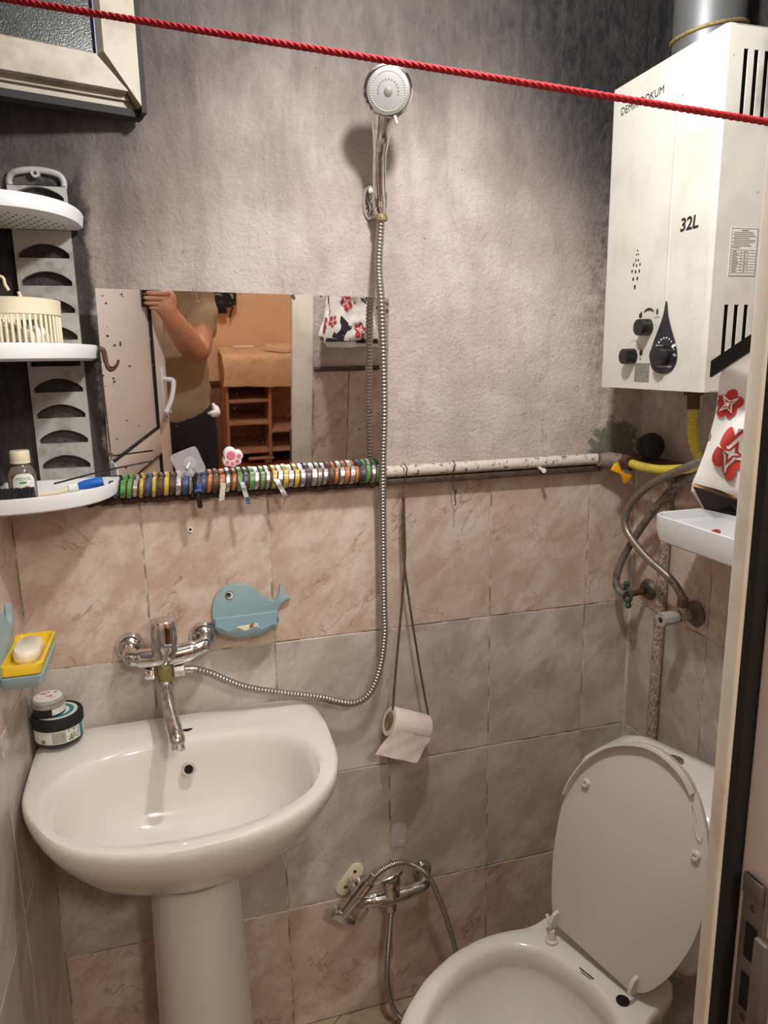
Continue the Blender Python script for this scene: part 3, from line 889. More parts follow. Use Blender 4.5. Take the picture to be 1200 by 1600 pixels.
# lid
LH, Lh = V((.757, -.328, .42)), V((.348, -.938, 0))
ta = math.radians(80)
Lw = V((.938 * math.cos(ta), .348 * math.cos(ta), math.sin(ta)))
Ln = Lh.cross(Lw)
def lp(s, t, n=0.0):
    return LH + Lh * s + Lw * t + Ln * n
lidpts = [(-.007, .012), (-.022, .061), (-.034, .153), (-.030, .268), (-.004, .349), (.039, .408), (.085, .441), (.144, .459), (.198, .446), (.236, .413), (.266, .355), (.286, .27), (.280, .169), (.251, .08), (.211, .014), (.174, -.007)]
lc = [V((a, b, 0)) for a, b in lidpts]
lcc = catmull(lc, 5)
poly = [(p.x, p.y) for p in lcc]
cx, cy = .125, .22
g = G()
lay = lambda k, n: [lp(cx + (a - cx) * k, cy + (b - cy) * k, n) for a, b in poly]
g.rings([lay(.93, -.020), lay(.985, -.014), lay(1.0, -.006), lay(1.0, 0), lay(.985, .001)])
lid = obj('lid', g, 'plastic_lid', toilet, 45)
sk = [p for p in lcc[16:46]]
gr = [[lp(p.x, p.y, -.004), lp(p.x, p.y, .013), lp(cx + (p.x - cx) * .982, cy + (p.y - cy) * .982, .0135), lp(cx + (p.x - cx) * .965, cy + (p.y - cy) * .965, .001)] for p in sk]
g = G().rings(gr)
obj('lid_lip', g, 'plastic_lid', lid)
for s, t in ((.018, .329), (.257, .308)):
    obj('bumper', G().lathe([(.0, .0), (.0085, 0), (.0085, .006), (.0075, .008), (.0035, .008), (.003, .005), (0, .005)], lp(s, t, .0005), Ln, 20), 'plastic_lid', lid)
for s, t in ((-.004, .022), (.186, .012)):
    obj('hinge_bracket', G().prism([(0, -.014), (.020, -.012), (.022, .000), (.014, .016), (0, .020)], lp(s, t, .001), Ln, Lw, Lh, .007, .05), 'plastic_lid', lid)
hp = obj('hinge_post', G().lathe([(0, 0), (.013, 0), (.013, .004), (.0085, .006), (.0065, .020), (.0055, .026), (0, .027)], LH + V((-.012, -.006, -.0185)), (0, 0, 1), 20).tube([LH + V((-.012, -.006, .004)), LH + V((-.010, .020, .024))], [.0042, .0035], 10), 'plastic_lid', toilet)
obj('hinge_hole', G().lathe([(0, 0), (.0125, 0), (.0125, .0012), (0, .0012)], LH + Lh * .178 + V((-.018, -.006, -.0188)), (0, 0, 1), 22), 'hole', toilet)
st = G()
for k, (a, b) in enumerate(((.080, .034), (.086, .026))):
    st.bm.verts.ensure_lookup_table()
    A = LH + Lh * a + TD * (.022 + .005 * k) + V((0, 0, -.0182))
    st.tube([A, A + Lh * b], .0011 if k == 0 else .0006, 6)
obj('printed_mark', st, 'ink', toilet)
# broken link hanging from the lip
lk = G().tube(catmull([lp(.234, .398, .006), lp(.250, .372, .004), lp(.262, .345, .004), lp(.255, .342, .006), lp(.240, .375, .008), lp(.234, .398, .006)], 5), .0008, 6)
obj('wire_loop', lk, 'white', lid)
pp = thing('drain_pipe', 'grey flexible drain pipe behind the toilet bowl', 'pipe', (.99, -.40, .1))
g = G()
ribbed(g, [(.98, -.42, .02), (.98, -.43, .12), (.985, -.435, .22), (.96, -.43, .30)], .046, .022, .004, 22)
obj('ribbed_pipe', g, 'plastic_grey', pp)
obj('collar', G().lathe([(.040, 0), (.053, 0), (.055, .01), (.053, .03), (.040, .03)], (.981, -.431, .17), (0, .0, 1), 26), 'steel', pp)

# ------------------------------------------------------------------ gas water heater
ht = thing('water_heater', 'white wall-hung gas water heater with three black knobs', 'water heater', (1.04, -.265, 1.515))
HF, HY0, HY1, HZ0, HZ1 = .945, -.109, -.420, 1.515, 2.082
g = G()
g.rings([[V((x, y, HZ0)) for x, y in ((.960, HY0), (.950, HY0), (HF + .001, HY0 - .004), (HF, HY0 - .008), (HF, -.305), (HF - .0009, -.3085), (HF, -.312), (HF, HY1 + .008), (HF + .001, HY1 + .004), (.950, HY1), (.960, HY1))],
         [V((x, y, HZ1)) for x, y in ((.960, HY0), (.950, HY0), (HF + .001, HY0 - .004), (HF, HY0 - .008), (HF, -.305), (HF - .0009, -.3085), (HF, -.312), (HF, HY1 + .008), (HF + .001, HY1 + .004), (.950, HY1), (.960, HY1))]])
obj('front_panel', g, 'enamel', ht, 12)
obj('side_panel', G().bb(.960, XR, HY0 - .002, HY0, HZ0, HZ1), 'enamel', ht)
obj('top_panel', G().bb(.960, XR, HY1, HY0 - .002, HZ1 - .002, HZ1), 'enamel', ht)
obj('bottom_panel', G().bb(.960, XR, HY1, HY0 - .002, HZ0, HZ0 + .002), 'enamel', ht)
obj('inner_case', G().bb(.966, XR, HY1 + .012, HY1 + .016, HZ0 + .004, HZ1 - .004), 'hole', ht)
sl = G()
vz = [(1.570, 1.660), (1.945, 2.048)]
cols = [.978 + .020 * k for k in range(7)]
zed = [HZ0, vz[0][0], vz[0][1], vz[1][0], vz[1][1], HZ1]
for k in (0, 2, 4):
    sl.bb(.960, XR, HY1, HY1 + .002, zed[k], zed[k + 1])
for k in (0, 1):
    xs = [.960] + [v for c in cols for v in (c, c + .009)] + [XR]
    for a, b in zip(xs[0::2], xs[1::2]):
        sl.bb(a, b, HY1, HY1 + .002, vz[k][0], vz[k][1])
obj('vented_side', sl, 'enamel', ht)
EX, EZ = (0, -1, 0), (0, 0, 1)
text('DEMIR DOKUM', .0195, (HF - .0006, -.140, 2.029), EX, EZ, 'ink', ht, width=.128)
text('32L', .030, (HF - .0006, -.336, 1.788), EX, EZ, 'ink', ht, shear=.08, width=.046, bold=.0007)
dots = G()
for y, z, r in ((-.217, 1.773, .0012), (-.2145, 1.766, .0012), (-.2205, 1.766, .0012), (-.214, 1.756, .0016), (-.2215, 1.755, .0016), (-.207, 1.748, .0018), (-.2165, 1.746, .0018), (-.227, 1.747, .0016), (-.2035, 1.737, .0021), (-.2145, 1.735, .0021), (-.226, 1.735, .0021), (-.208, 1.722, .0024), (-.221, 1.722, .0024), (-.2145, 1.707, .0028)):
    dots.rings([[V((HF - .0002 - q, y + r * .75 * math.cos(2 * PI * k / 12), z + r * 1.5 * math.sin(2 * PI * k / 12))) for k in range(12)] for q in (0, .001)])
obj('shower_dots', dots, 'ink', ht)
# drop emblem
dp = []
for k in range(48):
    t = k / 48
    a = 2 * PI * t
    dp.append((.0395 * math.sin(a) * abs(math.sin(a / 2)) ** 1.5, .5 * .122 * math.cos(a) + .000))
dp = closed_curve([(0, .062), (.006, .038), (.018, .012), (.032, -.014), (.038, -.036), (.033, -.053), (.018, -.064), (0, -.067), (-.018, -.064), (-.033, -.053), (-.038, -.036), (-.032, -.014), (-.018, .012), (-.006, .038)], 4)
em = obj('drop_emblem', G().prism(dp, (HF - .0008, -.3135, 1.612), EX, EZ, (-1, 0, 0), .0018), 'navy', ht)
def knob(y, z, r):
    k = obj('knob', G().lathe([(r, 0), (r, .018), (r * .96, .022), (r * .5, .0225), (0, .0225)], (HF - .001, y, z), (-1, 0, 0), 32), 'black', ht)
    obj('knob_mark', G().bb(HF - .022, HF - .008, y - .0012, y + .0012, z + r - .0004, z + r + .0005), 'white', k)
knob(-.263, 1.630, .0155)
knob(-.220, 1.577, .0150)
knob(-.3185, 1.578, .0175)
dd = G()
for k in range(11):
    a = math.radians(165 - 165 * k / 10)
    r = .0021 - .00010 * k
    y, z = -.3185 - .0265 * math.cos(a) * 1.0, 1.580 + .029 * math.sin(a)
    dd.lathe([(0, 0), (r, 0), (r, .0008), (0, .0008)], (HF - .0026, y, z), (-1, 0, 0), 8)
obj('temperature_dots', dd, 'white', em)
dd = G()
for k in range(11):
    a = math.radians(160 - 165 * k / 10)
    r = .0005 + .00012 * k
    dd.lathe([(0, 0), (r, 0), (r, .0008), (0, .0008)], (HF + .0002, -.220 - .0225 * math.cos(a), 1.581 + .0255 * math.sin(a)), (-1, 0, 0), 8)
obj('flame_dots', dd, 'ink', ht)
arc = []
for k in range(13):
    a = math.radians(150 - 120 * k / 12)
    arc.append((.0175 * math.cos(a), .016 * math.sin(a)))
for k in range(12, -1, -1):
    a = math.radians(150 - 120 * k / 12)
    w_ = .0036 * math.sin(PI * k / 12)
    arc.append((.0175 * math.cos(a), .016 * math.sin(a) - w_))
obj('season_arc', G().prism(arc, (HF - .0008, -.263, 1.649), EX, EZ, (-1, 0, 0), .0012), 'ink', ht)
def flame(y, z, s):
    return [(y + s * a, z + s * b) for a, b in ((0, 1), (.35, .3), (.3, -.5), (0, -1), (-.3, -.5), (-.35, .3))]
for y, z, s in ((.236, 1.652, .005), (.240, 1.654, .006), (.288, 1.657, .006), (.2435, 1.5835, .005), (.2480, 1.5845, .006)):
    obj('flame_mark', G().prism(flame(y, z, s), (HF - .0008, 0, 0), EX, EZ, (-1, 0, 0), .001), 'ink', ht)
text('Winter', .0050, (HF - .0006, -.231, 1.6405), EX, EZ, 'ink', ht)
text('Summer', .0050, (HF - .0006, -.280, 1.6455), EX, EZ, 'ink', ht)
text('Min', .0050, (HF - .0006, -.240, 1.5705), EX, EZ, 'ink', ht)
text('High', .0055, (HF - .0029, -.3415, 1.5765), EX, EZ, 'white', em)
text('Temperature', .0060, (HF - .0029, -.2955, 1.5565), EX, EZ, 'white', em, width=.044)
obj('pointer', G().prism([(0, -.004), (.007, .0), (.007, .004), (0, .003), (-.004, -.001)], (HF - .0026, -.341, 1.594), EX, EZ, (-1, 0, 0), .001), 'white', em)
obj('blank_sticker', G().bb(HF - .0008, HF + .001, -.273, -.228, 1.529, 1.564), 'sticker', ht)
# instruction sheet on the side
lb = obj('instruction_sheet', G().bb(.980, 1.034, HY1 - .0006, HY1, 1.706, 1.783), 'label', ht)
ln = G()
def bar(x0, x1, z, t=.0007):
    ln.bb(x0, x1, HY1 - .0010, HY1 - .0005, z - t / 2, z + t / 2)
for x in (.981, 1.033):
    ln.bb(x - .0003, x + .0003, HY1 - .0010, HY1 - .0005, 1.707, 1.782)
bar(.981, 1.033, 1.7815, .0005)
bar(.981, 1.033, 1.7070, .0005)
bar(1.0, 1.014, 1.7785, .0014)
for k, (a, b) in enumerate(((.986, 1.024), (.984, 1.026), (.986, 1.030), (.983, 1.018), (.986, 1.029), (.983, 1.027), (.986, 1.018), (.983, 1.022), (.983, 1.0))):
    x = a
    while x < b:
        q = RND.uniform(.003, .007)
        bar(x, min(x + q, b), 1.7752 - k * .0030, .0010)
        x += q + .0008
for k in range(9):
    bar(.982, 1.032, 1.7475 - k * .0045, .0004)
for k in range(8):
    bar(.985, .985 + RND.uniform(.008, .014), 1.7452 - k * .0045, .0011)
    bar(1.008, 1.008 + RND.uniform(.003, .006), 1.7452 - k * .0045, .0011)
for x in (1.003, 1.016):
    ln.bb(x - .0002, x + .0002, HY1 - .0010, HY1 - .0005, 1.711, 1.7475)
obj('printed_lines', ln, 'grey_print', lb)
fu = thing('flue_pipe', 'galvanised flue pipe rising from the top of the water heater', 'flue', (1.035, -.262, 2.082))
obj('pipe', G().lathe([(.055, 0), (.060, .004), (.060, .56), (.055, .56)], (1.035, -.262, 2.084), (0, 0, 1), 36), 'lead', fu)
obj('wire_collar', G().tube([(1.035 + .062 * math.cos(2 * PI * k / 36), -.262 + .062 * math.sin(2 * PI * k / 36), 2.132 + .010 * math.cos(2 * PI * k / 36)) for k in range(37)], .003, 8), 'scale', fu)

# ------------------------------------------------------------------ pipes and hoses in the right corner
vp = thing('riser_pipe', 'rust-speckled vertical pipe in the corner by the toilet cistern', 'pipe', (1.108, -.16, 0))
obj('pipe', G().tube([(1.1145, -.126, .0), (1.1145, -.127, .7), (1.114, -.132, 1.315)], .0122, 16), 'rust_pipe', vp)
cp = thing('corner_pipe', 'dark rusty pipe lying on the tile edge below the heater', 'pipe', (1.100, -.2, 1.335))
obj('pipe', G().tube([(1.095, -.030, 1.338), (1.104, -.12, 1.336), (1.106, -.36, 1.338)], .018, 14), 'dark_rust', cp)
sg = G().sphere((1.086, -.098, 1.381), .031, 40, (.85, 1.1, .95))
for v_ in sg.bm.verts:
    v_.co += (v_.co - V((1.086, -.098, 1.383))) * (.10 * mnoise.noise(v_.co * 55) + .05 * mnoise.noise(v_.co * 160))
tag(obj('sponge', sg, 'sponge', None, 80), 'round black pumice-like sponge lying on the pipe below the heater', 'sponge')
gv = thing('gas_valve', 'gas valve with orange butterfly handle at the right end of the wall pipe', 'valve', (1.02, -.05, 1.345))
obj('valve_body', G().tube([(1.000, -.032, 1.346), (1.020, -.036, 1.345), (1.035, -.045, 1.344), (1.050, -.065, 1.343)], [.0145, .019, .019, .015], 14), 'dirty_pipe', gv)
obj('hex_nut', G().lathe([(.011, 0), (.0185, 0), (.0185, .022), (.011, .022)], (1.046, -.060, 1.343), (.12, -1, 0), 6), 'dark_rust', gv, 20)
obj('stem', G().tube([(1.033, -.050, 1.340), (1.028, -.075, 1.327)], .006, 10), 'steel', gv)
bf = closed_curve([(-.034, .012), (-.020, .008), (-.006, .004), (.006, .004), (.020, .010), (.034, .014), (.034, -.014), (.020, -.010), (.006, -.005), (-.006, -.005), (-.020, -.010), (-.034, -.012)], 3)
obj('butterfly_handle', G().prism([(a * .74, b * .80) for a, b in bf], (1.027, -.077, 1.322), V((.76, .0, -.65)), V((.65, 0, .76)), (0, -1, 0), .007, .03), 'orange', gv)
gh = thing('gas_hose', 'yellow ribbed gas hose from heater down to the gas valve', 'hose', (1.05, -.27, 1.36))
g = G()
ribbed(g, [(1.05, -.272, 1.487), (1.05, -.273, 1.44), (1.052, -.280, 1.405), (1.055, -.292, 1.378), (1.053, -.280, 1.362), (1.051, -.245, 1.352), (1.050, -.181, 1.342), (1.050, -.126, 1.340), (1.0495, -.085, 1.342)], .0102, .0070, .0018, 12)
obj('hose', g, 'gas_yellow', gh, 80)
obj('hex_nut', G().lathe([(.010, 0), (.020, 0), (.020, .014), (.010, .016)], (1.05, -.271, 1.516), (0, 0, -1), 6), 'dark_rust', gh, 20)
obj('ferrule', G().cyl((1.05, -.271, 1.502), (1.05, -.272, 1.474), .0115, None, 14), 'dark_rust', gh)
ha = thing('braided_hose', 'dark braided steel water hose curving from heater to the angle valve', 'hose', (1.06, -.16, 1.25))
obj('hose', G().tube(catmull([(1.085, -.380, 1.49), (1.065, -.385, 1.43), (1.040, -.345, 1.390), (1.030, -.293, 1.365), (1.038, -.162, 1.304), (1.041, -.092, 1.240), (1.042, -.088, 1.194), (1.051, -.146, 1.148), (1.070, -.215, 1.110), (1.082, -.238, 1.078), (1.086, -.238, 1.062)], 8), .0085, 12), 'braid', ha)
obj('hose_nut', G().lathe([(.008, 0), (.0125, .002), (.0125, .020), (.009, .024)], (1.086, -.238, 1.052), (0, 0, 1), 6), 'steel', ha, 20)
hb_ = thing('grey_water_hose', 'grey water hose looping down to the green wing valve', 'hose', (1.06, -.13, 1.2))
obj('hose', G().tube(catmull([(1.100, -.345, 1.47), (1.086, -.315, 1.40), (1.072, -.262, 1.345), (1.068, -.193, 1.293), (1.068, -.113, 1.207), (1.060, -.060, 1.123), (1.052, -.046, 1.070), (1.050, -.056, 1.042), (1.055, -.078, 1.034)], 8), .0085, 12), 'braid_grey', hb_)
wv = thing('wing_valve', 'rusty wall stub with green wing valve and grey hose', 'valve', (1.09, -.08, 1.035))
obj('wall_flange', G().lathe([(.010, 0), (.024, 0), (.026, .004), (.018, .016), (.010, .016)], (1.1275, -.071, 1.037), (-1, 0, 0), 24), 'steel', wv)
obj('nipple', G().tube([(1.122, -.072, 1.037), (1.062, -.080, 1.034)], .0075, 12), 'dark_rust', wv)
gr_ = G().tube([(1.060 + .0, -.080 + .015 * math.cos(2 * PI * k / 20), 1.034 + .017 * math.sin(2 * PI * k / 20)) for k in range(21)], .0042, 8)
gr_.sphere((1.060, -.076, 1.059), .0075, 10).sphere((1.060, -.086, 1.010), .0075, 10)
obj('wing_clamp', gr_, 'dark_green', wv)
av = thing('angle_valve', 'angle valve with grey blue-dot handle on the right wall', 'valve', (1.09, -.235, 1.033))
obj('wall_flange', G().lathe([(.010, 0), (.027, 0), (.029, .004), (.022, .012), (.010, .012)], (1.1275, -.232, 1.032), (-1, 0, 0), 26), 'steel', av)
obj('valve_body', G().tube([(1.120, -.233, 1.032), (1.075, -.238, 1.033)], [.0115, .0130], 14).tube([(1.086, -.237, 1.034), (1.086, -.238, 1.058)], .0105, 12), 'chrome_old', av)
hd = obj('handle', G().lathe([(.008, 0), (.0140, .004), (.0155, .020), (.0165, .040), (.0150, .045), (0, .045)], (1.076, -.238, 1.033), (-1, -.06, -.02), 10), 'plastic_grey', av, 25)
obj('blue_dot', G().lathe([(0, 0), (.0060, 0), (.0055, .0015), (0, .0015)], (1.0315, -.2408, 1.032), (-1, -.06, -.02), 14), 'navy', hd)

# ------------------------------------------------------------------ white tray on the right wall
tr = thing('soap_tray', 'white plastic wall tray under the patterned bag, speckled inside', 'tray', (1.05, -.44, 1.22))
def rr2(x0, x1, y0, y1, r, z, n=6):
    out = []
    for cx_, cy_, a0 in ((x1 - r, y1 - r, 0), (x0 + r, y1 - r, 90), (x0 + r, y0 + r, 180), (x1 - r, y0 + r, 270)):
        for k in range(n + 1):
            a = math.radians(a0 + 90 * k / n)
            out.append(V((cx_ + r * math.cos(a), cy_ + r * math.sin(a), z)))
    return out
g = G()
tx0, tx1, ty0, ty1 = .968, 1.1275, -.64, -.268
g.rings([rr2(tx0 + .02, tx1, ty0 + .02, ty1 - .02, .02, 1.216), rr2(tx0 + .006, tx1, ty0 + .006, ty1 - .006, .03, 1.224), rr2(tx0, tx1, ty0, ty1, .034, 1.245), rr2(tx0, tx1, ty0, ty1, .034, 1.272), rr2(tx0 + .002, tx1 - .002, ty0 + .002, ty1 - .002, .033, 1.274), rr2(tx0 + .005, tx1 - .004, ty0 + .005, ty1 - .005, .030, 1.272), rr2(tx0 + .007, tx1 - .006, ty0 + .007, ty1 - .007, .028, 1.256), rr2(tx0 + .018, tx1 - .016, ty0 + .018, ty1 - .018, .02, 1.252)])
obj('tray_body', g, 'plastic_white', tr)
tag(obj('lighter_scrap', G().box((1.012, -.40, 1.258), (.030, .012, .010), Matrix.Rotation(.5, 3, 'Z'), .003), 'red'), 'small red plastic scrap lying in the white wall tray', 'scrap')

# ------------------------------------------------------------------ patterned paper bag on the front wall
bag = thing('paper_bag', 'white paper bag printed with red flowers hanging beside the door', 'bag', (.68, -.93, 1.42))
BT = (.700, -.945)
def bag_pt(u_, z):
    """u_ in 0..4 around the bag: 0-1 door-side face, 1-2 room face, 2-3 far face, 3-4 wall face"""
    t = (z - 1.425) / .19
    q = max(0.0, t)
    tab = ((1.40, .592), (1.425, .588), (1.447, .574), (1.465, .582), (1.487, .589), (1.525, .595), (1.56, .592), (1.60, .600), (1.65, .615))
    bx = .6
    for (z0_, x0_), (z1_, x1_) in zip(tab, tab[1:]):
        if z0_ <= z <= z1_:
            bx = x0_ + (x1_ - x0_) * (z - z0_) / (z1_ - z0_)
    b = V((bx, -.862 - .02 * q ** 2 - .3 * max(0, 1.445 - z), 0))
    a = V((bx + .014, -.985, 0))
    c = V((.765 - .05 * q, -.868 - .03 * q ** 2, 0))
    d = V((.785 - .06 * q, -.985, 0))
    P_ = [a, b, c, d, a]
    k = int(u_ % 4)
    f = (u_ % 4) - k
    p = P_[k].lerp(P_[k + 1], f)
    nrm = (p - V((.68, -.925, 0))).normalized()
    am = math.sin(PI * f) * .010
    p += nrm * (am * mnoise.noise(V((u_ * 1.9, z * 14, 3.1))) * 2.2 + .009 * mnoise.noise(V((u_ * 5, z * 40, 7.7))) * math.sin(PI * f))
    p.y = max(p.y, -.986) if p.y < -.97 else p.y
    p.z = z + .012 * mnoise.noise(V((u_ * 2.2, 1.0, z * 6))) * (1 if t > .9 else 0)
    return p
NU = 48
zs = [1.425 + .0095 * k for k in range(17)]
g = G()
g.rings([[bag_pt(4 * i / NU, z) for i in range(NU)] for z in zs], True, False)
obj('bag_body', g, 'bag_white', bag, 25)
def bag_decal(u0, z0, poly, mat, off, su=1.0):
    """lay a small printed polygon (metres) on the bag face around (u0, z0)"""
    def on(a, b):
        L = .125 if int(u0) == 0 else .18
        uu, zz = u0 + a / L, z0 + b
        e = .0008
        p0 = bag_pt(uu, zz)
        tu = bag_pt(uu + .01, zz) - p0
        tz = bag_pt(uu, zz + .003) - p0
        n_ = tu.cross(tz).normalized()
        if n_.dot(p0 - V((.68, -.925, p0.z))) < 0:
            n_ = -n_
        return p0 + n_ * off
    cx_, cy_ = sum(p[0] for p in poly) / len(poly), sum(p[1] for p in poly) / len(poly)
    g = G()
    rings = []
    for q in (1.0, .8, .6, .4, .2, .02):
        rings.append([on(cx_ + (a - cx_) * q, cy_ + (b - cy_) * q) for a, b in poly])
    g.rings(rings, False, True)
    return obj('printed_pattern', g, mat, bag)
def flower(R, n, ph, lob=.42):
    return [(R * (1 - lob + lob * abs(math.cos(n * (2 * PI * k / 60 + ph) / 2)) ** .7) * math.cos(2 * PI * k / 60), R * (1 - lob + lob * abs(math.cos(n * (2 * PI * k / 60 + ph) / 2)) ** .7) * math.sin(2 * PI * k / 60)) for k in range(60)]
def star(R, r, n=4, ph=0.0):
    return [((R if k % 2 == 0 else r) * math.cos(PI * k / n + ph), (R if k % 2 == 0 else r) * math.sin(PI * k / n + ph)) for k in range(2 * n)]
for u_, z, R, ph in ((.67, 1.487, .027, .3), (.90, 1.532, .015, .9), (1.40, 1.560, .026, .5), (1.66, 1.475, .026, 1.2), (1.08, 1.505, .018, .2), (1.86, 1.575, .018, .2)):
    bag_decal(u_, z, flower(R, 5, ph), 'red' if u_ < 1.8 else 'navy', .0012)
    bag_decal(u_, z, star(R * .78, R * .26, 4, ph), 'white', .0020)
    bag_decal(u_, z, star(R * .48, R * .16, 4, ph), 'red' if u_ < 1.8 else 'navy', .0027)
    bag_decal(u_, z, star(R * .24, R * .08, 4, ph), 'white', .0034)
bag_decal(1.30, 1.492, [(-.030, -.034), (.012, -.046), (.034, -.006), (-.006, .030)], 'navy', .0012)
bag_decal(1.50, 1.437, [(-.085, .006), (.085, -.004), (.085, .012), (-.085, .018)], 'navy', .0016)
bag_decal(.50, 1.437, [(-.058, -.010), (.058, -.010), (.058, .012), (-.05, .004)], 'navy', .0016)
bag_decal(.50, 1.449, [(-.058, -.008), (.058, .000), (.058, .003), (-.058, -.005)], 'tan', .0020)
g = G().rings([[V((.587 + .014 * t + dx, -.864 - .075 * t, 1.566 + .044 * t + dz)) for dx, dz in ((0, -.008), (.003, -.008), (.003, .008), (0, .008))] for t in (0, .2, .4, .6, .8, 1.0)])
obj('black_strap', g, 'black', bag)
obj('handle_cord', G().tube(catmull([(.630, -.95, 1.60), (.660, -.97, 1.66), (.700, -.985, 1.685), (.735, -.97, 1.66), (.745, -.95, 1.60)], 6), .003, 8), 'black', bag)
nl = tag(obj('wall_hook', G().tube(catmull([(.70, -1.004, 1.69), (.70, -.985, 1.68), (.70, -.970, 1.682), (.70, -.966, 1.695)], 5), .003, 8), 'steel'), 'small steel hook on the front wall carrying the paper bag', 'hook')

# ------------------------------------------------------------------ mirror leaning forward over the wrapped pipe
ma, mb = math.radians(6.5), math.radians(1.0)
MN = V((math.sin(mb) * math.cos(ma), -math.cos(mb) * math.cos(ma), -math.sin(ma)))
MX = V((math.cos(mb), math.sin(mb), 0))
MZ = MX.cross(MN) * -1
if MZ.z < 0:
    MZ = -MZ
MP0 = V((.23, -.012, 1.36))
def mp(x, z, n=0.0):
    """point on the mirror plane with world x and z, lifted n"""
    d = V((x - MP0.x, 0, z - MP0.z))
    y = MP0.y + (MN.x * d.x + MN.z * d.z) / -MN.y
    return V((x, y, z)) + MN * n
mir = thing('mirror', 'frameless rust-spotted wall mirror leaning over the tape-wrapped pipe', 'mirror', mp(.23, 1.35))
cs = [(-.039, 1.710), (-.046, 1.372), (-.026, 1.372), (-.026, 1.352), (.501, 1.335), (.503, 1.6945), (.495, 1.698)]
g = G().rings([[mp(x, z, -.005) for x, z in cs], [mp(x, z, 0) for x, z in cs]])
obj('mirror_glass', g, 'mirror', mir, 10)
g = G()
for k in range(26):
    x, z = RND.choice([(RND.uniform(-.03, .0), RND.uniform(1.38, 1.70)), (RND.uniform(.42, .50), RND.uniform(1.36, 1.69)), (RND.uniform(-.03, .15), RND.uniform(1.45, 1.65))])
    r = RND.uniform(.0008, .0028)
    g.lathe([(r, .0), (r * .9, .0004), (0, .0005)], mp(x, z, 0), MN, 7)
for k in range(10):
    r = RND.uniform(.002, .005)
    x = .5 - RND.uniform(.0, .03)
    g.lathe([(r, .0), (r * .9, .0005), (0, .0006)], mp(x, 1.690 - RND.uniform(0, .02), 0), MN, 8)
rs = obj('rust_spots', g, 'dark_rust', mir)
rs['kind'] = 'stuff'
tag(obj('rusty_hook', G().tube(catmull([mp(-.042, 1.607, .004), mp(-.036, 1.603, .008), mp(-.034, 1.588, .009), mp(-.031, 1.574, .012), mp(-.024, 1.570, .016), mp(-.016, 1.576, .018), mp(-.012, 1.584, .018)], 5), [.0042] * 12 + [.0032] * 8 + [.0022] * 11, 10), 'dark_rust'), 'rusty bent nail clamping the left edge of the mirror', 'nail')
# paw hook
def outline_union(c):
    out = []
    for k in range(72):
        a = 2 * PI * k / 72
        d = (math.cos(a), math.sin(a))
        best = 0
        for x, z, r in c:
            b = x * d[0] + z * d[1]
            q = b * b - (x * x + z * z - r * r)
            if q >= 0:
                best = max(best, b + math.sqrt(q))
        out.append((best * d[0], best * d[1]))
    return out
paw = thing('paw_hook', 'pink and white paw-shaped adhesive hook stuck on the mirror', 'hook', mp(.181, 1.397))
pa = math.radians(205)
rot = lambda p: (p[0] * math.cos(pa) - p[1] * math.sin(pa), p[0] * math.sin(pa) + p[1] * math.cos(pa))
pads = [(0.000, -.0045, .0088), (-.0135, .0035, .0040), (-.0060, .0110, .0042), (.0045, .0112, .0042), (.0125, .0045, .0040)]
big = [(x, z, r + .0042) for x, z, r in pads] + [(0, 0, .0125)]
ol = [rot(p) for p in outline_union(big)]
pc = mp(.181, 1.397, .0004)
obj('body', G().prism(ol, pc, MX, MZ, MN, .011, .02), 'plastic_white', paw)
fc = obj('face', G().prism([(a * .95, b * .95) for a, b in ol], pc + MN * .011, MX, MZ, MN, .002, .04), 'pale_pink', paw)
for x, z, r in pads:
    q = rot((x, z))
    k = 1.0 if r > .006 else 1.0
    obj('pad', G().lathe([(r, 0), (r * .9, .0010), (0, .0012)], pc + MN * .013 + MX * q[0] + MZ * q[1], MN, 20), 'pink', fc)
# clear adhesive hook
ch = thing('clear_hook', 'clear square adhesive hook stuck low on the mirror', 'hook', mp(.098, 1.392))
ca = math.radians(20)
sq = [(x * math.cos(ca) - z * math.sin(ca), x * math.sin(ca) + z * math.cos(ca)) for x, z in [(.027 * math.copysign(abs(math.cos(2 * PI * k / 40)) ** .25, math.cos(2 * PI * k / 40)), .027 * math.copysign(abs(math.sin(2 * PI * k / 40)) ** .25, math.sin(2 * PI * k / 40))) for k in range(40)]]
cc = mp(.098, 1.388, .0006)
obj('film_square', G().prism(sq, cc, MX, MZ, MN, .0012), 'film', ch)
obj('suction_ring', G().lathe([(.006, 0), (.0125, .0), (.012, .0025), (.007, .004)], cc + MN * .001 + MX * .003, MN, 24), 'film', ch)
obj('hook_tongue', G().tube([cc + MN * .004 + MX * .003 + MZ * .002, cc + MN * .011 - MX * .004 - MZ * .008], .0016, 8), 'white', ch)
# clear hook ghost on the tiles by the lower mixer
c2 = thing('clear_hook', 'clear adhesive hook on the grey tile above the lower mixer', 'hook', (.52, -.001, .47))
qa = math.radians(-8)
sq2 = [(x * math.cos(qa) - z * math.sin(qa), x * math.sin(qa) + z * math.cos(qa)) for x, z in [(.017 * math.copysign(abs(math.cos(2 * PI * k / 40)) ** .3, math.cos(2 * PI * k / 40)), .030 * math.copysign(abs(math.sin(2 * PI * k / 40)) ** .3, math.sin(2 * PI * k / 40))) for k in range(40)]]
obj('film_square', G().prism(sq2, (.520, -.0012, .470), (1, 0, 0), (0, 0, 1), (0, -1, 0), .0014), 'film', c2)
obj('hook_tongue', G().tube([(.522, -.003, .452), (.530, -.012, .456), (.534, -.016, .462)], .0018, 8), 'film', c2)

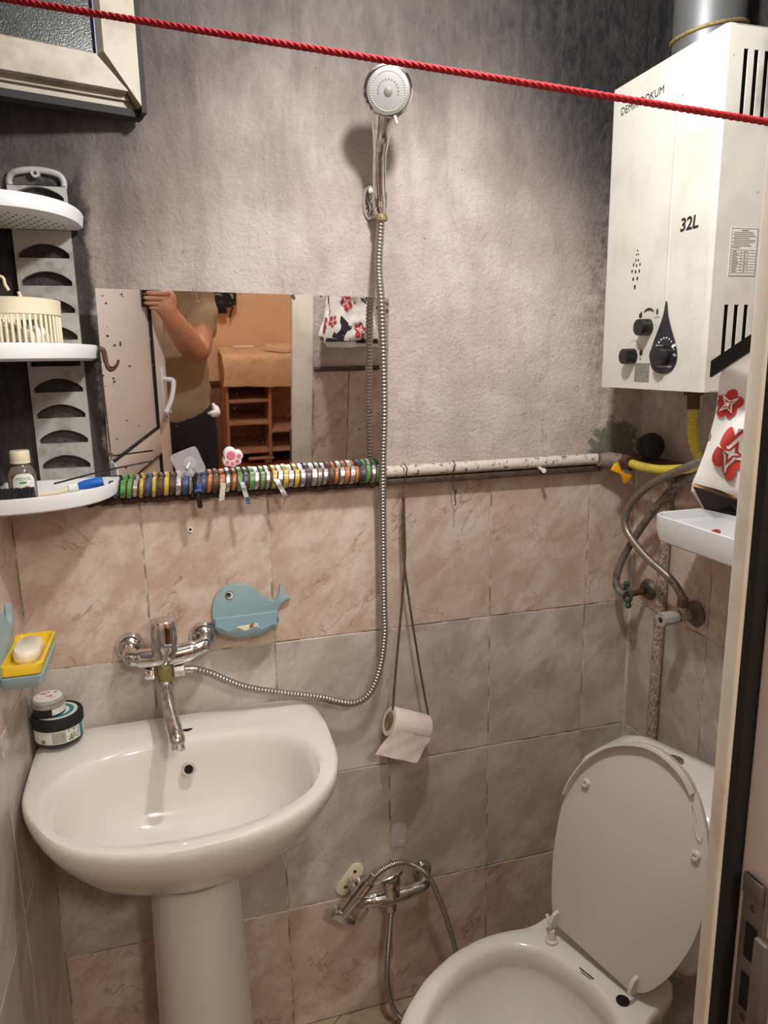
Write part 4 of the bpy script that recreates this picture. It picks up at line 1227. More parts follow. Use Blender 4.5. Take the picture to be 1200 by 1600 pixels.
# ------------------------------------------------------------------ pipe along the wall, left half wrapped in shiny tape
pi_ = thing('wall_pipe', 'horizontal wall pipe, taped in bright colours left and flaking white right', 'pipe', (.48, -.034, 1.347))
PY = -.034
obj('pipe', G().tube([(-.028, PY, 1.3475), (.49, PY, 1.3475)], .0155, 18), 'dark_rust', pi_)
obj('painted_pipe', G().tube([(.485, -.014, 1.346), (.75, -.014, 1.3465), (1.004, -.016, 1.347)], .0125, 18), 'white_rust', pi_)
seq = ['brown', 'blue', 'green', 'green', 'silver', 'yellow', 'blue', 'yellow', 'brown', 'yellow', 'brown', 'silver', 'blue', 'grey', 'slate', 'blue', 'orange', 'brown', 'orange', 'silver', 'orange', 'green', 'slate', 'green', 'silver', 'green', 'silver', 'yellow', 'silver', 'yellow', 'silver', 'yellow', 'silver', 'slate', 'silver', 'grey', 'silver', 'brown', 'orange', 'silver', 'orange', 'silver', 'orange', 'slate', 'green', 'silver', 'green', 'slate']
x = -.052
for i, c in enumerate(seq):
    wd = RND.uniform(.0055, .0090)
    ln_ = RND.uniform(.010, .017)
    r = .0162 + RND.uniform(.0, .0016) + (.0010 if i % 2 else 0)
    g = G()
    rr = []
    for k in range(25):
        a = 2 * PI * k / 24 * 1.06
        xx = x + ln_ * (k / 24 - .5) * -1
        rr.append([V((xx + dx, PY + q * math.cos(a), 1.3475 + q * math.sin(a))) for dx, q in ((0, r), (wd, r + RND.uniform(-.0003, .0005)), (wd, r - .0009), (0, r - .0009))])
    g.rings(rr)
    obj('tape_wrap', g, 'tape_' + c, pi_, 30)
    x += .01135 + RND.uniform(-.001, .001)
def tail(x0, z0, x1, z1, wd, mat, y0=-.052):
    g = G()
    rr = []
    for k in range(7):
        t = k / 6
        xx, zz, yy = x0 + (x1 - x0) * t, z0 + (z1 - z0) * t, y0 - .010 * math.sin(t * 2.4) - .002 * math.sin(9 * t)
        rr.append([V((xx - wd / 2, yy, zz)), V((xx + wd / 2, yy - .0015, zz)), V((xx + wd / 2, yy - .0022, zz)), V((xx - wd / 2, yy - .0007, zz))])
    g.rings(rr)
    obj('tape_tail', g, mat, pi_)
tail(.160, 1.350, .153, 1.312, .010, 'grey_cloth')
tail(.196, 1.350, .203, 1.316, .009, 'tape_silver')
tail(.2035, 1.322, .2045, 1.308, .008, 'tape_blue', -.058)
tail(.262, 1.352, .278, 1.318, .010, 'tape_silver')
tail(.112, 1.352, .112, 1.336, .014, 'tape_blue')
rl = tag(obj('wall_rail', G().bb(.46, 1.01, -.026, .002, 1.3185, 1.3315, .002), 'rail'), 'thin dark metal rail below the flaking white pipe', 'rail')
md = G()
for k in range(56):
    xx = -.225 + k * .0126
    md.box((xx, -.010, 1.323), (.015, RND.uniform(.024, .032), RND.uniform(.013, .020)), Matrix.Rotation(RND.uniform(-.12, .12), 3, 'Y'), .004)
m_ = obj('mortar_ledge', md, 'mortar', WALL['wall_back'])
m_['kind'] = 'stuff'
ct = thing('cable_tie', 'black cable tie looped round the taped pipe, tail hanging', 'cable tie', (.112, -.055, 1.345))
obj('loop', G().tube([(.106 + .006 * math.sin(2 * PI * k / 20), PY + .0205 * math.cos(2 * PI * k / 20), 1.3475 + .0225 * math.sin(2 * PI * k / 20)) for k in range(21)], .0026, 6), 'black', ct)
obj('tail', G().tube(catmull([(.104, -.055, 1.366), (.107, -.058, 1.350), (.111, -.060, 1.330), (.113, -.060, 1.318), (.1135, -.058, 1.306)], 5), [.003] * 6 + [.0035] * 4 + [.0052] * 9 + [.0048, .004], 8), 'black', ct)
tag(obj('black_rod', G().tube([(-.137, -.080, 1.372), (-.05, -.075, 1.390), (.035, -.062, 1.402)], .0016, 8), 'black'), 'thin black rod sticking out in front of the mirror from the shelf', 'rod')
tag(obj('wall_plug', G().lathe([(.0030, 0), (.0052, 0), (.0052, .004), (.0030, .004), (.0030, .0006), (0, .0006)], (.093, .0006, 1.252), (0, -1, 0), 16), 'white'), 'tiny white wall plug in the pink tile above the mixer', 'wall plug')
obj('plug_hole', G().lathe([(0, 0), (.0030, 0), (.0030, .0008), (0, .0008)], (.093, -.0004, 1.252), (0, -1, 0), 12), 'hole', bpy.data.objects['wall_plug'])
tag(obj('white_nail', G().tube([(.858, .0, 1.336), (.852, -.048, 1.333)], [.0035, .0035], 10).lathe([(0, 0), (.0055, 0), (.0050, .003), (0, .003)], (.852, -.048, 1.333), (-.1, -1, -.05), 12), 'white'), 'white-capped nail sticking out above the dark rail', 'nail')
for k, (pts, lab) in enumerate(([[(.534, -.030, 1.364), (.536, -.046, 1.357), (.537, -.040, 1.345), (.536, -.032, 1.330), (.534, -.032, 1.316), (.532, -.034, 1.306), (.5325, -.036, 1.301)], 'bent wire hook over the rail carrying the cord'], [[(.645, -.030, 1.364), (.643, -.046, 1.357), (.642, -.036, 1.335), (.644, -.032, 1.312), (.648, -.033, 1.298), (.651, -.036, 1.296), (.649, -.036, 1.301), (.648, -.034, 1.285), (.649, -.036, 1.272), (.645, -.038, 1.267)], 'empty S-shaped wire hook hanging from the rail'])):
    tag(obj('wire_hook', G().tube(catmull(pts, 6), .0013, 7), 'wire'), lab, 'hook', None)

# toilet roll on a cord
cdn = thing('rope_sling', 'brown braided rope sling holding the toilet roll', 'rope', (.53, -.035, 1.3))
g = G()
top = (.5325, -.034, 1.304)
twisted(g, catmull([top, (.533, -.034, 1.24), (.5335, -.034, 1.16), (.525, -.036, 1.06), (.510, -.040, .93), (.499, -.046, .835), (.4975, -.046, .812)], 12), .0013, .0016, .009, 2, 6)
twisted(g, catmull([top, (.530, -.033, 1.24), (.531, -.034, 1.16), (.542, -.035, 1.06), (.560, -.038, .93), (.578, -.042, .812), (.583, -.044, .785)], 12), .0013, .0016, .009, 2, 6)
obj('braided_cord', g, 'cord', cdn)
obj('knot', G().sphere((.5315, -.034, 1.292), .0045, 10, (1, 1, 2.2)), 'cord', cdn)
obj('axle', G().tube([(.4975, -.046, .812), (.583, -.044, .784)], .004, 8), 'black', cdn)
roll = thing('toilet_roll', 'part-used pale pink toilet roll hanging on a cord', 'toilet roll', (.533, -.050, .775))
ra, rb = V((.487, -.051, .794)), V((.574, -.047, .757))
ax = (rb - ra).normalized()
RR, Rc, RLn = .0335, .0215, (rb - ra).length
obj('paper', G().lathe([(Rc, 0), (RR - .002, 0), (RR, .002), (RR, RLn - .004), (RR - .003, RLn), (Rc, RLn), (Rc, 0)], ra, ax, 44), 'paper', roll)
obj('card_core', G().lathe([(Rc - .0015, -.0006), (Rc, -.0006), (Rc, RLn + .0006), (Rc - .0015, RLn + .0006), (Rc - .0015, -.0006)], ra, ax, 36), 'card', roll)
dn = V((0, 0, -1)) - ax * V((0, 0, -1)).dot(ax)
dn.normalize()
fr_ = ax.cross(dn)
if fr_.y > 0:
    fr_ = -fr_
gr2 = []
for k in range(9):
    t = k / 8
    off = fr_ * (RR + .0004 - .002 * t + .004 * t * t) + dn * (.004 + .062 * t)
    gr2.append([ra + ax * (RLn * (.0 + j / 8)) + off - ax * (.022 * t * (1 - j / 16)) + fr_ * (.0012 * math.sin(j * 1.7 + k)) for j in range(9)])
gs = G()
gs.sheet(gr2)
gs.sheet([[p - fr_ * .0006 for p in r] for r in gr2])
obj('loose_sheet', gs, 'paper', roll, 60, )
tag(obj('black_peg', G().box((.555, -.022, .725), (.010, .010, .026), Matrix.Rotation(.15, 3, 'Y'), .002).tube([(.555, -.022, .735), (.560, -.030, .772)], .0015, 6), 'black'), 'small black peg dangling behind the toilet roll', 'peg')

# ------------------------------------------------------------------ whale soap dishes
wh = [(.1195, 1.053), (.1185, 1.075), (.124, 1.101), (.138, 1.119), (.150, 1.124), (.164, 1.127), (.189, 1.124), (.208, 1.113), (.225, 1.096), (.237, 1.0855), (.247, 1.086), (.254, 1.092), (.2575, 1.103), (.259, 1.113), (.2615, 1.117), (.2655, 1.112), (.266, 1.101), (.2675, 1.095), (.274, 1.0925), (.280, 1.088), (.279, 1.0855), (.270, 1.083), (.261, 1.077), (.252, 1.062), (.2525, 1.050), (.254, 1.036), (.235, 1.026), (.210, 1.018), (.180, 1.014), (.157, 1.016), (.138, 1.024), (.124, 1.038)]
def whale(T, name, label, inner, full=True):
    root = thing(name, label, 'soap dish', T(.19, -.002, 1.05))
    ex, ey, en = (T(1, 0, 0) - T(0, 0, 0)), (T(0, 0, 1) - T(0, 0, 0)), (T(0, -1, 0) - T(0, 0, 0))
    wc = closed_curve(wh, 4)
    obj('back_plate', G().prism([(a, b) for a, b in wc], T(0, -.0015, 0), ex, ey, en, .011, .008), 'whale', root)
    eye = obj('eye', G().lathe([(.0086, 0), (.0086, .0014), (0, .0016)], T(.1545, -.0125, 1.107), en, 28), 'ink', root)
    obj('eye_white', G().lathe([(.0076, 0), (.0076, .0010), (0, .0012)], T(.1545, -.0138, 1.107), en, 28), 'white', eye)
    obj('pupil', G().lathe([(.0053, 0), (.0053, .0008), (0, .0010)], T(.1528, -.0148, 1.1078), en, 24), 'ink', eye)
    gl = G()
    for dx in (-.0012, .0018):
        gl.lathe([(.0010, 0), (.0008, .0006), (0, .0007)], T(.1530 + dx, -.0156, 1.1055), en, 8)
    obj('glint', gl, 'white', eye)
    U = 44
    outer, innr = [], []
    for i in range(U + 1):
        u = i / U
        x_ = .1205 + .1315 * u
        e = max(0.0, 1 - abs(2 * u - 1) ** 5) ** .4
        dep = .046 * e + .002
        bot = 1.017 + .020 * abs(2 * u - 1) ** 2.2
        lip = 1.052 - .004 * u + .0032 * math.sin(u * 24) * e - .003 * e
        topb = 1.0595 + .0015 * u
        outer.append([T(x_, -.011, bot), T(x_, -.011 - dep * .55, bot + .003), T(x_, -.011 - dep * .9, bot + .013), T(x_, -.011 - dep, lip)])
        yb_ = -.0165 if e > .5 else -.0125
        innr.append([T(x_, -.011 - dep + .0032 * e, lip - .0005), T(x_, -.011 - dep * .80, max(bot + .010, lip - .018)), T(x_, -.011 - dep * .45, bot + .006), T(x_, yb_, bot + .006 if e > .3 else topb), T(x_, yb_, topb), T(x_, -.0120, topb + .001)])
    g = G().rings([o_ + n_ for o_, n_ in zip(outer, innr)])
    tray_ = obj('tray', g, inner, root, 50)
    return root, tray_
T1 = lambda x, y, z: V((x + .006, y, z + .003))
w1, t1 = whale(T1, 'whale_soap_dish', 'grey-blue whale-shaped soap dish on the pink tiles right of the mixer', 'whale')
dc = obj('puppy_print', G().prism(closed_curve([(.163, 1.0385), (.164, 1.0505), (.175, 1.0515), (.192, 1.053), (.197, 1.050), (.196, 1.042), (.180, 1.036), (.170, 1.036)], 4), V((.006, -.0500, .003)), (1, 0, 0), (0, 0, 1), (0, -1, 0), .0030), 'butter', w1)
obj('puppy_ear', G().lathe([(.0062, 0), (.0060, .002), (0, .0024)], (.2005, -.0530, 1.0525), (0, -1, 0), 20), 'brown', dc)
pf = obj('puppy_face', G().lathe([(.0052, 0), (.0050, .0016), (0, .002)], (.2075, -.0546, 1.0535), (0, -1, 0), 20), 'white', dc)
obj('puppy_eyes', G().sphere((.2062, -.0566, 1.0555), .0009, 8).sphere((.2100, -.0566, 1.0558), .0009, 8).sphere((.2080, -.0566, 1.0522), .0010, 8), 'ink', dc)
# same dish on the left wall (tail seen), with a yellow tray
def T2(x, y, z):      # dish x runs along +y of the left wall (towards the back wall)
    return V((-.229 - y, -.395 + x, z + .058))
w2_ = thing('soap_dish', 'whale-backed soap dish with yellow tray on the left wall', 'soap dish', (-.20, -.20, 1.10))
wc = closed_curve(wh, 4)
ex, ey, en_ = V((0, 1, 0)), V((0, 0, 1)), V((1, 0, 0))
obj('back_plate', G().prism(wc, T2(0, -.0005, 0), ex, ey, en_, .010, .008), 'whale', w2_)
def yt(x0, x1, y0, y1, z):
    return rr2(x0, x1, y0, y1, .008, z, 4)
obj('yellow_tray', G().rings([yt(-.214, -.168, -.252, -.122, 1.084), yt(-.222, -.160, -.262, -.112, 1.092), yt(-.222, -.157, -.262, -.109, 1.108), yt(-.221, -.159, -.261, -.111, 1.1095), yt(-.218, -.163, -.256, -.116, 1.108), yt(-.214, -.168, -.250, -.121, 1.094)]), 'yellow', w2_)
obj('drip_tray', G().rings([yt(-.222, -.172, -.255, -.118, 1.066), yt(-.224, -.160, -.262, -.112, 1.074), yt(-.224, -.158, -.263, -.110, 1.088), yt(-.224, -.163, -.259, -.115, 1.089)]), 'whale', w2_)
sb = []
for k in range(9):
    zz = 1.0945 + .021 * k / 8
    q = (1 - abs(k / 4 - 1) ** 3) ** .5 if 0 < k < 8 else .55
    q = .78 + .22 * q
    sb.append([V((-.189 + (.0205 * q) * math.cos(2 * PI * j / 36) * (1 - .16 * math.cos(2 * (2 * PI * j / 36) + 0) ** 2 * 0), -.178 + .036 * q * math.sin(2 * PI * j / 36), zz)) for j in range(36)])
for r in sb:
    for p in r:
        p.x = -.190 + (p.x + .189) * 1.18 * (.84 + .16 * min(1, abs(p.y + .178) / .02))
        p.y = -.184 + (p.y + .178) * 1.25
tag(obj('soap_bar', G().rings(sb), 'soap', None, 60), 'white soap bar lying in the yellow tray', 'soap')

# ------------------------------------------------------------------ cosmetic jars on the basin
JZ = .8705
J = V((-.180, -.056, JZ))
ja = thing('cosmetic_jar', 'large white-labelled jar with black lid on the basin corner', 'jar', J)
obj('jar_body', G().lathe([(.030, 0), (.040, .001), (.043, .004), (.0435, .010), (.0435, .036)], J, (0, 0, 1), 44), 'black', ja)
lbj = obj('paper_label', G().lathe([(.0437, .009), (.0440, .010), (.0440, .034), (.0437, .035)], J, (0, 0, 1), 44), 'label', ja)
def patch(a0, a1, z0, z1, mat, r=.0443, nm='printed_panel'):
    g = G()
    n_ = 10
    rr = []
    for k in range(n_ + 1):
        a = math.radians(a0 + (a1 - a0) * k / n_)
        d_ = V((math.cos(a), math.sin(a), 0))
        rr.append([J + d_ * q + V((0, 0, z)) for q, z in ((r - .001, z0), (r, z0), (r, z1), (r - .001, z1))])
    g.rings(rr)
    return obj(nm, g, mat, lbj)
patch(-98, -66, .011, .032, 'label_grey')
patch(-126, -116, .011, .019, 'grey_print')
patch(-26, -12, .010, .034, 'teal')
g = G()
for k in range(60):
    a, z = math.radians(RND.uniform(-62, -30)), RND.uniform(.012, .033)
    d_ = V((math.cos(a), math.sin(a), 0))
    g.lathe([(RND.uniform(.0006, .0016), 0), (.0004, .0003)], J + d_ * .0441 + V((0, 0, z)), d_, 5)
obj('floral_print', g, 'sprout', lbj)
g = G()
for k in range(5):
    a = math.radians(-58 + 2.2 * k)
    d_ = V((math.cos(a), math.sin(a), 0))
    g.lathe([(.0020, 0), (.0015, .0004), (0, .0005)], J + d_ * .0441 + V((0, 0, .0135 + .0016 * (k % 3))), d_, 7)
obj('leaf_print', g, 'green', lbj)
jl = obj('lid', G().lathe([(.0440, .036), (.0462, .0365), (.0466, .040), (.0466, .054), (.0450, .0575), (.0385, .0580), (.037, .0572), (0, .0572)], J, (0, 0, 1), 44), 'black_matte', ja)
obj('lid_label', G().lathe([(0, .0572), (.0372, .0572), (.0370, .0577), (0, .0577)], J, (0, 0, 1), 44), 'label', jl)
g = G().lathe([(.0225, .0576), (.0310, .0576), (.0305, .0580), (.0228, .0580), (.0225, .0576)], J, (0, 0, 1), 44)
obj('lid_print', g, 'teal', jl)
g = G()
for k in range(40):
    a, r = RND.uniform(0, 2 * PI), RND.uniform(.0318, .0362)
    g.lathe([(.0007, 0), (.0005, .0003)], J + V((r * math.cos(a), r * math.sin(a), .0577)), (0, 0, 1), 5)
obj('ring_print', g, 'sprout', jl)
J2 = J + V((-.012, -.004, .0581))
jb = thing('cosmetic_jar', 'small jar with white stained lid standing on the larger jar', 'jar', J2)
obj('jar_body', G().lathe([(.026, 0), (.0285, .002), (.0285, .020)], J2, (0, 0, 1), 40), 'black', jb)
g = G()
rr = []
for k in range(11):
    a = math.radians(-72 + 92 * k / 10)
    d_ = V((math.cos(a), math.sin(a), 0))
    rr.append([J2 + d_ * q + V((0, 0, z)) for q, z in ((.0284, .005), (.0289, .005), (.0289, .017), (.0284, .017))])
obj('paper_label', g.rings(rr), 'label', jb)
l2 = obj('lid', G().lathe([(.0285, .018), (.0300, .0185), (.0302, .021), (.0302, .024), (.0296, .0245), (.0302, .0255), (.0302, .031), (.0285, .0335), (.0262, .0340), (.0255, .0334), (0, .0334)], J2, (0, 0, 1), 44), 'plastic_grey', jb)
obj('lid_label', G().lathe([(0, .0334), (.0252, .0334), (.0250, .0339), (0, .0339)], J2, (0, 0, 1), 40), 'label', l2)
g = G()
for dx, dy, r, s_ in ((-.010, .012, .0042, 2.2), (-.002, .017, .0030, 1.8), (.012, .014, .0036, 1.2), (.002, -.002, .0032, 2.4), (.006, .001, .0022, 1.6), (-.019, -.004, .0020, 1), (.008, -.010, .0018, 1.4), (.012, -.006, .0018, 1)):
    g.rings([[J2 + V((dx + r * s_ * q * math.cos(2 * PI * k / 10) * (.6 + .4 * math.sin(3 * k)), dy + r * .7 * q * math.sin(2 * PI * k / 10), .0338 + z)) for k in range(10)] for q, z in ((1, 0), (.9, .0005))])
obj('red_stain', g, 'red', l2)

# ------------------------------------------------------------------ corner shelf
shf = thing('corner_shelf', 'dusty plastic corner shelf with slotted post and three white trays', 'shelf', (-.15, -.05, 1.36))
PX0, PX1 = -.1690, -.0745
pst = G()
y0, y1 = -.012, .002
zc_ = [1.872 - .0470 * k for k in range(1, 12)]
def slot(zb):      # solid around one slot: arch on top, flat bottom at zb
    n_ = 12
    xs = [PX0 + .0055 + (PX1 - PX0 - .011) * k / n_ for k in range(n_ + 1)]
    arch = [zb + .0075 + .0175 * math.sin(PI * k / n_) ** .75 for k in range(n_ + 1)]
    return xs, arch
zb = 1.350
bots = [1.3895 + .04685 * k for k in range(11)]
edges = [1.345] + bots
cell_top = [b + .0300 for b in bots]
prev = 1.345
for b in bots:
    pst.bb(PX0, PX1, y0, y1, prev, b)
    xs, arch = slot(b)
    top_z = b + .0265
    pst.bb(PX0, PX0 + .0055, y0, y1, b, top_z)
    pst.bb(PX1 - .0055, PX1, y0, y1, b, top_z)
    for k in range(len(xs) - 1):
        pst.rings([[V((xs[k], yy, arch[k])), V((xs[k + 1], yy, arch[k + 1])), V((xs[k + 1], yy, top_z)), V((xs[k], yy, top_z))] for yy in (y0, y1)])
    prev = top_z
pst.bb(PX0, PX1, y0, y1, prev, 1.8835)
obj('slotted_post', pst, 'plastic_grey', shf, 20)
hh_ = G().tube(catmull([(PX0 + .004, -.005, 1.882), (PX0 + .004, -.005, 1.895), (PX0 + .014, -.005, 1.906), (-.122, -.005, 1.911), (PX1 - .014, -.005, 1.906), (PX1 - .004, -.005, 1.895), (PX1 - .004, -.005, 1.882)], 6), .0055, 10)
hh_.lathe([(.0030, -.006), (.0075, -.006), (.0075, .006), (.0030, .006), (.0030, -.006)], (-.122, -.005, 1.905), (0, -1, 0), 18)
obj('hanging_loop', hh_, 'plastic_grey', shf)
def quarter(rx, ry, z, n_=22, inset=0.0):
    pts = [V((-.2285 + inset, -.013 - inset, z)), ]
    for k in range(n_ + 1):
        a = -PI / 2 + PI / 2 * k / n_
        e = .78
        c_, s_ = abs(math.cos(a)) ** e, -abs(math.sin(a)) ** e
        pts.append(V((-.2285 + inset + (rx - 2 * inset) * c_, -.013 - inset + (ry - 2 * inset) * s_, z)))
    return pts
for zt, hgt, rx, ry in ((1.838, .026, .178, .20), (1.6125, .0265, .1825, .30), (1.3695, .029, .198, .195)):
    zb_ = zt - hgt
    g = G().rings([quarter(rx - .012, ry - .012, zb_ + .0, inset=.0), quarter(rx - .003, ry - .003, zb_ + .004), quarter(rx, ry, zt - .003), quarter(rx - .001, ry - .001, zt), quarter(rx, ry, zt - .0005, inset=.0035), quarter(rx, ry, zb_ + .006, inset=.006)])
    sh_ = obj('shelf_tray', g, 'plastic_white', shf, 40)
    hl = G()
    for i in range(9):
        for j in range(9):
            px_, py_ = -.2285 + .016 + i * .0165 + (j % 2) * .008, -.030 - j * .0165
            if ((px_ + .2285) / (rx - .022)) ** 2.2 + ((-py_ - .013) / (ry - .022)) ** 2.2 < 1:
                hl.lathe([(0, 0), (.0024, 0), (.0024, .0004), (0, .0004)], (px_, py_, zb_ - .0004), (0, 0, 1), 8)
    obj('drain_holes', hl, 'hole', sh_)

# basket, bottle and brushes on the shelf
BK = V((-.158, -.112, 1.5925))
bk = thing('basket', 'cream slatted plastic basket on the middle corner shelf', 'basket', BK)
def ell(rx, ry, z, n=40):
    return [BK + V((rx * math.cos(2 * PI * k / n), ry * math.sin(2 * PI * k / n), z)) for k in range(n)]
obj('rim', G().rings([ell(.0615, .085, .066), ell(.0655, .089, .067), ell(.0660, .0895, .087), ell(.0665, .090, .091), ell(.0625, .086, .092), ell(.0615, .085, .066)], False, False), 'cream', bk)
obj('floor', G().rings([ell(.060, .082, 0), ell(.062, .084, .003), ell(.061, .083, .010), ell(.054, .076, .010)]), 'cream', bk)
s0 = None
for k in range(46):
    a = 2 * PI * k / 46
    c_ = BK + V((.0625 * math.cos(a), .086 * math.sin(a), .037))
    if s0 is None:
        s0 = obj('slat', G().box(BK + V((.0625, 0, .037)), (.0030, .0042, .062), None, .0008), 'cream', bk)
        ang0 = 0
    else:
        o = copy_part(s0, bk, c_)
        o.rotation_euler = (0, 0, math.atan2(.086 * math.sin(a), .0625 * math.cos(a)))
obj('handle', G().tube(catmull([BK + V((-.066, -.01, .088)), BK + V((-.055, .0, .125)), BK + V((-.02, .002, .130)), BK + V((-.0145, .003, .117)), BK + V((-.0105, .004, .108))], 6), .0027, 8), 'cream', bk)
obj('handle_stub', G().tube([BK + V((.003, .010, .107)), BK + V((.007, .011, .090))], [.0027, .003], 8), 'cream', bk)
for i, (dx, dy, r, m_n, lab, ct_) in enumerate(((-.015, -.02, .026, 'grey_cloth', 'crumpled beige plastic wrapper in the cream basket, left side', 'wrapper'), (.028, -.035, .022, 'bag_white', 'small white bundle in the cream basket, right side', 'bundle'))):
    sg = G().sphere(BK + V((dx, dy, .010 + r * .95)), r, 18, (1, 1, .95))
    for v_ in sg.bm.verts:
        cen = BK + V((dx, dy, .010 + r * .95))
        v_.co += (v_.co - cen) * (.25 * mnoise.noise(v_.co * 70))
        v_.co.z = max(v_.co.z, BK.z + .0102)
    tag(obj('wrapper' if i == 0 else 'bundle', sg, m_n, None, 20), lab, ct_)
SZ = 1.3695 - .029 + .006
BO = V((-.186, -.088, SZ + .0004))
bt = thing('medicine_bottle', 'small brown bottle with white cap and fish label on the lowest shelf', 'bottle', BO)
obj('glass_body', G().lathe([(0, 0), (.019, 0), (.0225, .003), (.0230, .008), (.0230, .046), (.0215, .053), (.0165, .060), (.0135, .064), (.0130, .072), (0, .072)], BO, (0, 0, 1), 32), 'bottle', bt)
obj('cap', G().lathe([(.0150, .066), (.0165, .0665), (.0168, .070), (.0160, .0705), (.0165, .072), (.0165, .086), (.0150, .0885), (0, .0890)], BO, (0, 0, 1), 32), 'cream', bt)
dcam = V((.18, -.98, 0)).normalized()       # the label faces the door
a0 = math.atan2(dcam.y, dcam.x)
def lab_pt(s_, z, r=.0233):
    a = a0 + .12 + s_ / r
    return BO + V((r * math.cos(a), r * math.sin(a), z))
g = G()
rr = []
for k in range(17):
    s_ = -.019 + .038 * k / 16
    zt = .050 - .012 * (abs(s_) / .019) ** 4
    rr.append([lab_pt(s_, .006, .0230), lab_pt(s_, .006, .0234), lab_pt(s_, zt, .0234), lab_pt(s_, zt, .0230)])
lbb = obj('label', g.rings(rr), 'white', bt)
tg = V((-dcam.y, dcam.x, 0))
ctr = lab_pt(0, 0, .0238)
text('MEDOIL', .0078, (0, 0, 0), EX, EZ, 'green', lbb, width=.0245, warp=lambda x_, y_: lab_pt(x_ - .0130, .0385 + y_, .0237))
g = G().rings([[lab_pt(-.002 + .0065 * q * math.cos(2 * PI * k / 16), .0345 + .0022 * q * math.sin(2 * PI * k / 16), .0236) for k in range(16)] for q in (1, .05)], False, True)
obj('leaf_print', g, 'green', lbb)
g = G().rings([[lab_pt(.001 + (.0075 * math.cos(2 * PI * k / 24)) * q, .0225 + q * .0055 * (1 + .35 * math.sin(4 * PI * k / 24)) * math.sin(2 * PI * k / 24), .0236) for k in range(24)] for q in (1, .05)], False, True)
g.rings([[lab_pt(-.006 + q * a, .0215 + q * b, .0236) for a, b in ((0, 0), (-.006, .005), (-.004, .0), (-.006, -.004))] for q in (1, .05)], False, True)
obj('fish_print', g, 'brown', lbb)
g = G().rings([[lab_pt(.0130 + r * math.cos(2 * PI * k / 16), .0290 + r * math.sin(2 * PI * k / 16), .0236) for k in range(16)] for r in (.0042, .0036)], False, False)
obj('round_mark', g, 'grey_print', lbb)
rb_ = thing('scrub_brush', 'black-bristled brush lying at the left front of the lowest shelf', 'brush', (-.19, -.155, SZ))
obj('brush_block', G().box((-.187, -.1395, SZ + .007), (.062, .022, .012), None, .004), 'black_matte', rb_)
gb = G()
for i in range(22):
    for j in range(6):
        x_, y_ = -.215 + i * .0026, -.148 + j * .0034
        gb.tube([(x_, y_, SZ + .012), (x_ + RND.uniform(-.0012, .0012), y_ + RND.uniform(-.0012, .0012), SZ + .030 + RND.uniform(-.001, .001))], .0010, 4)
b_ = obj('bristles', gb, 'bristle', rb_)
b_['kind'] = 'stuff'
wbh = thing('handled_brush', 'long white brush handle with blue tip lying across the lowest shelf', 'brush', (-.10, -.10, SZ))
obj('handle', G().tube([(-.157, -.108, SZ + .012), (-.130, -.106, SZ + .014), (-.108, -.104, SZ + .019)], [.0040, .0046, .0056], 12), 'cream', wbh)
obj('collar', G().tube([(-.109, -.104, SZ + .019), (-.094, -.103, SZ + .0215)], [.0078, .0082], 14), 'white', wbh)
obj('blue_tip', G().tube([(-.095, -.103, SZ + .0215), (-.082, -.102, SZ + .024), (-.065, -.101, SZ + .0265), (-.0525, -.100, SZ + .028)], [.0062, .0085, .0090, .0078], 14), 'blue', wbh)

# ------------------------------------------------------------------ lower mixer, hygienic spray
bm_ = thing('bidet_mixer', 'small chrome mixer low on the tiles beside the toilet', 'tap', (.49, -.04, .36))
for x_, z in ((.420, .357), (.578, .363)):
    obj('wall_flange', G().lathe([(.010, 0), (.0235, 0), (.024, .004), (.019, .013), (.010, .015)], (x_, -.001, z), (0, -1, 0), 24), 'chrome_old', bm_)
obj('mixer_body', G().tube(catmull([(.420, -.012, .357), (.417, -.032, .352), (.424, -.046, .348), (.450, -.050, .347), (.484, -.052, .347), (.525, -.050, .350), (.562, -.047, .354), (.577, -.032, .359), (.578, -.012, .363)], 5), [.0125] * 7 + [.0155] * 7 + [.0175] * 12 + [.0155] * 8 + [.0125] * 7, 16), 'chrome', bm_)
obj('cartridge', G().lathe([(.021, 0), (.0195, .022), (.0225, .027), (.0225, .046), (.020, .051), (0, .052)], (.486, -.052, .355), (0, .10, 1), 24), 'chrome', bm_)
obj('lever', G().prism(closed_curve([(-.034, -.012), (-.036, .0), (-.030, .010), (.0, .019), (.022, .014), (.024, -.012), (0, -.018)], 4), (.482, -.058, .408), V((1.15, .10, .26)), V((0, .9, -.1)), V((-.2, 0, 1)), .008, .05), 'chrome', bm_)
obj('outlet', G().lathe([(.010, 0), (.0135, .002), (.0135, .018), (.016, .022)], (.484, -.052, .312), (0, 0, 1), 8), 'chrome_old', bm_, 20)
bh = thing('spray_hose', 'thin ribbed steel hose from the low mixer looping to the spray', 'hose', (.55, -.07, .2))
g = G()
ribbed(g, [(.484, -.052, .314), (.478, -.056, .26), (.469, -.064, .184), (.470, -.062, .11), (.480, -.066, .055), (.500, -.075, .022), (.535, -.090, .0095), (.590, -.095, .0095), (.640, -.088, .030), (.655, -.075, .09), (.642, -.064, .17), (.620, -.060, .26), (.599, -.060, .326), (.575, -.060, .385), (.544, -.062, .420), (.510, -.070, .446), (.474, -.078, .452), (.448, -.078, .440), (.430, -.076, .424), (.424, -.074, .416)], .0068, .0050, .0014, 9)
obj('hose', g, 'hose_metal', bh, 80)
bs = thing('bidet_spray', 'chrome hygienic hand spray hung head-down left of the low mixer', 'spray head', (.39, -.07, .37))
A, B = V((.426, -.075, .420)), V((.366, -.070, .346))
dv = (B - A).normalized()
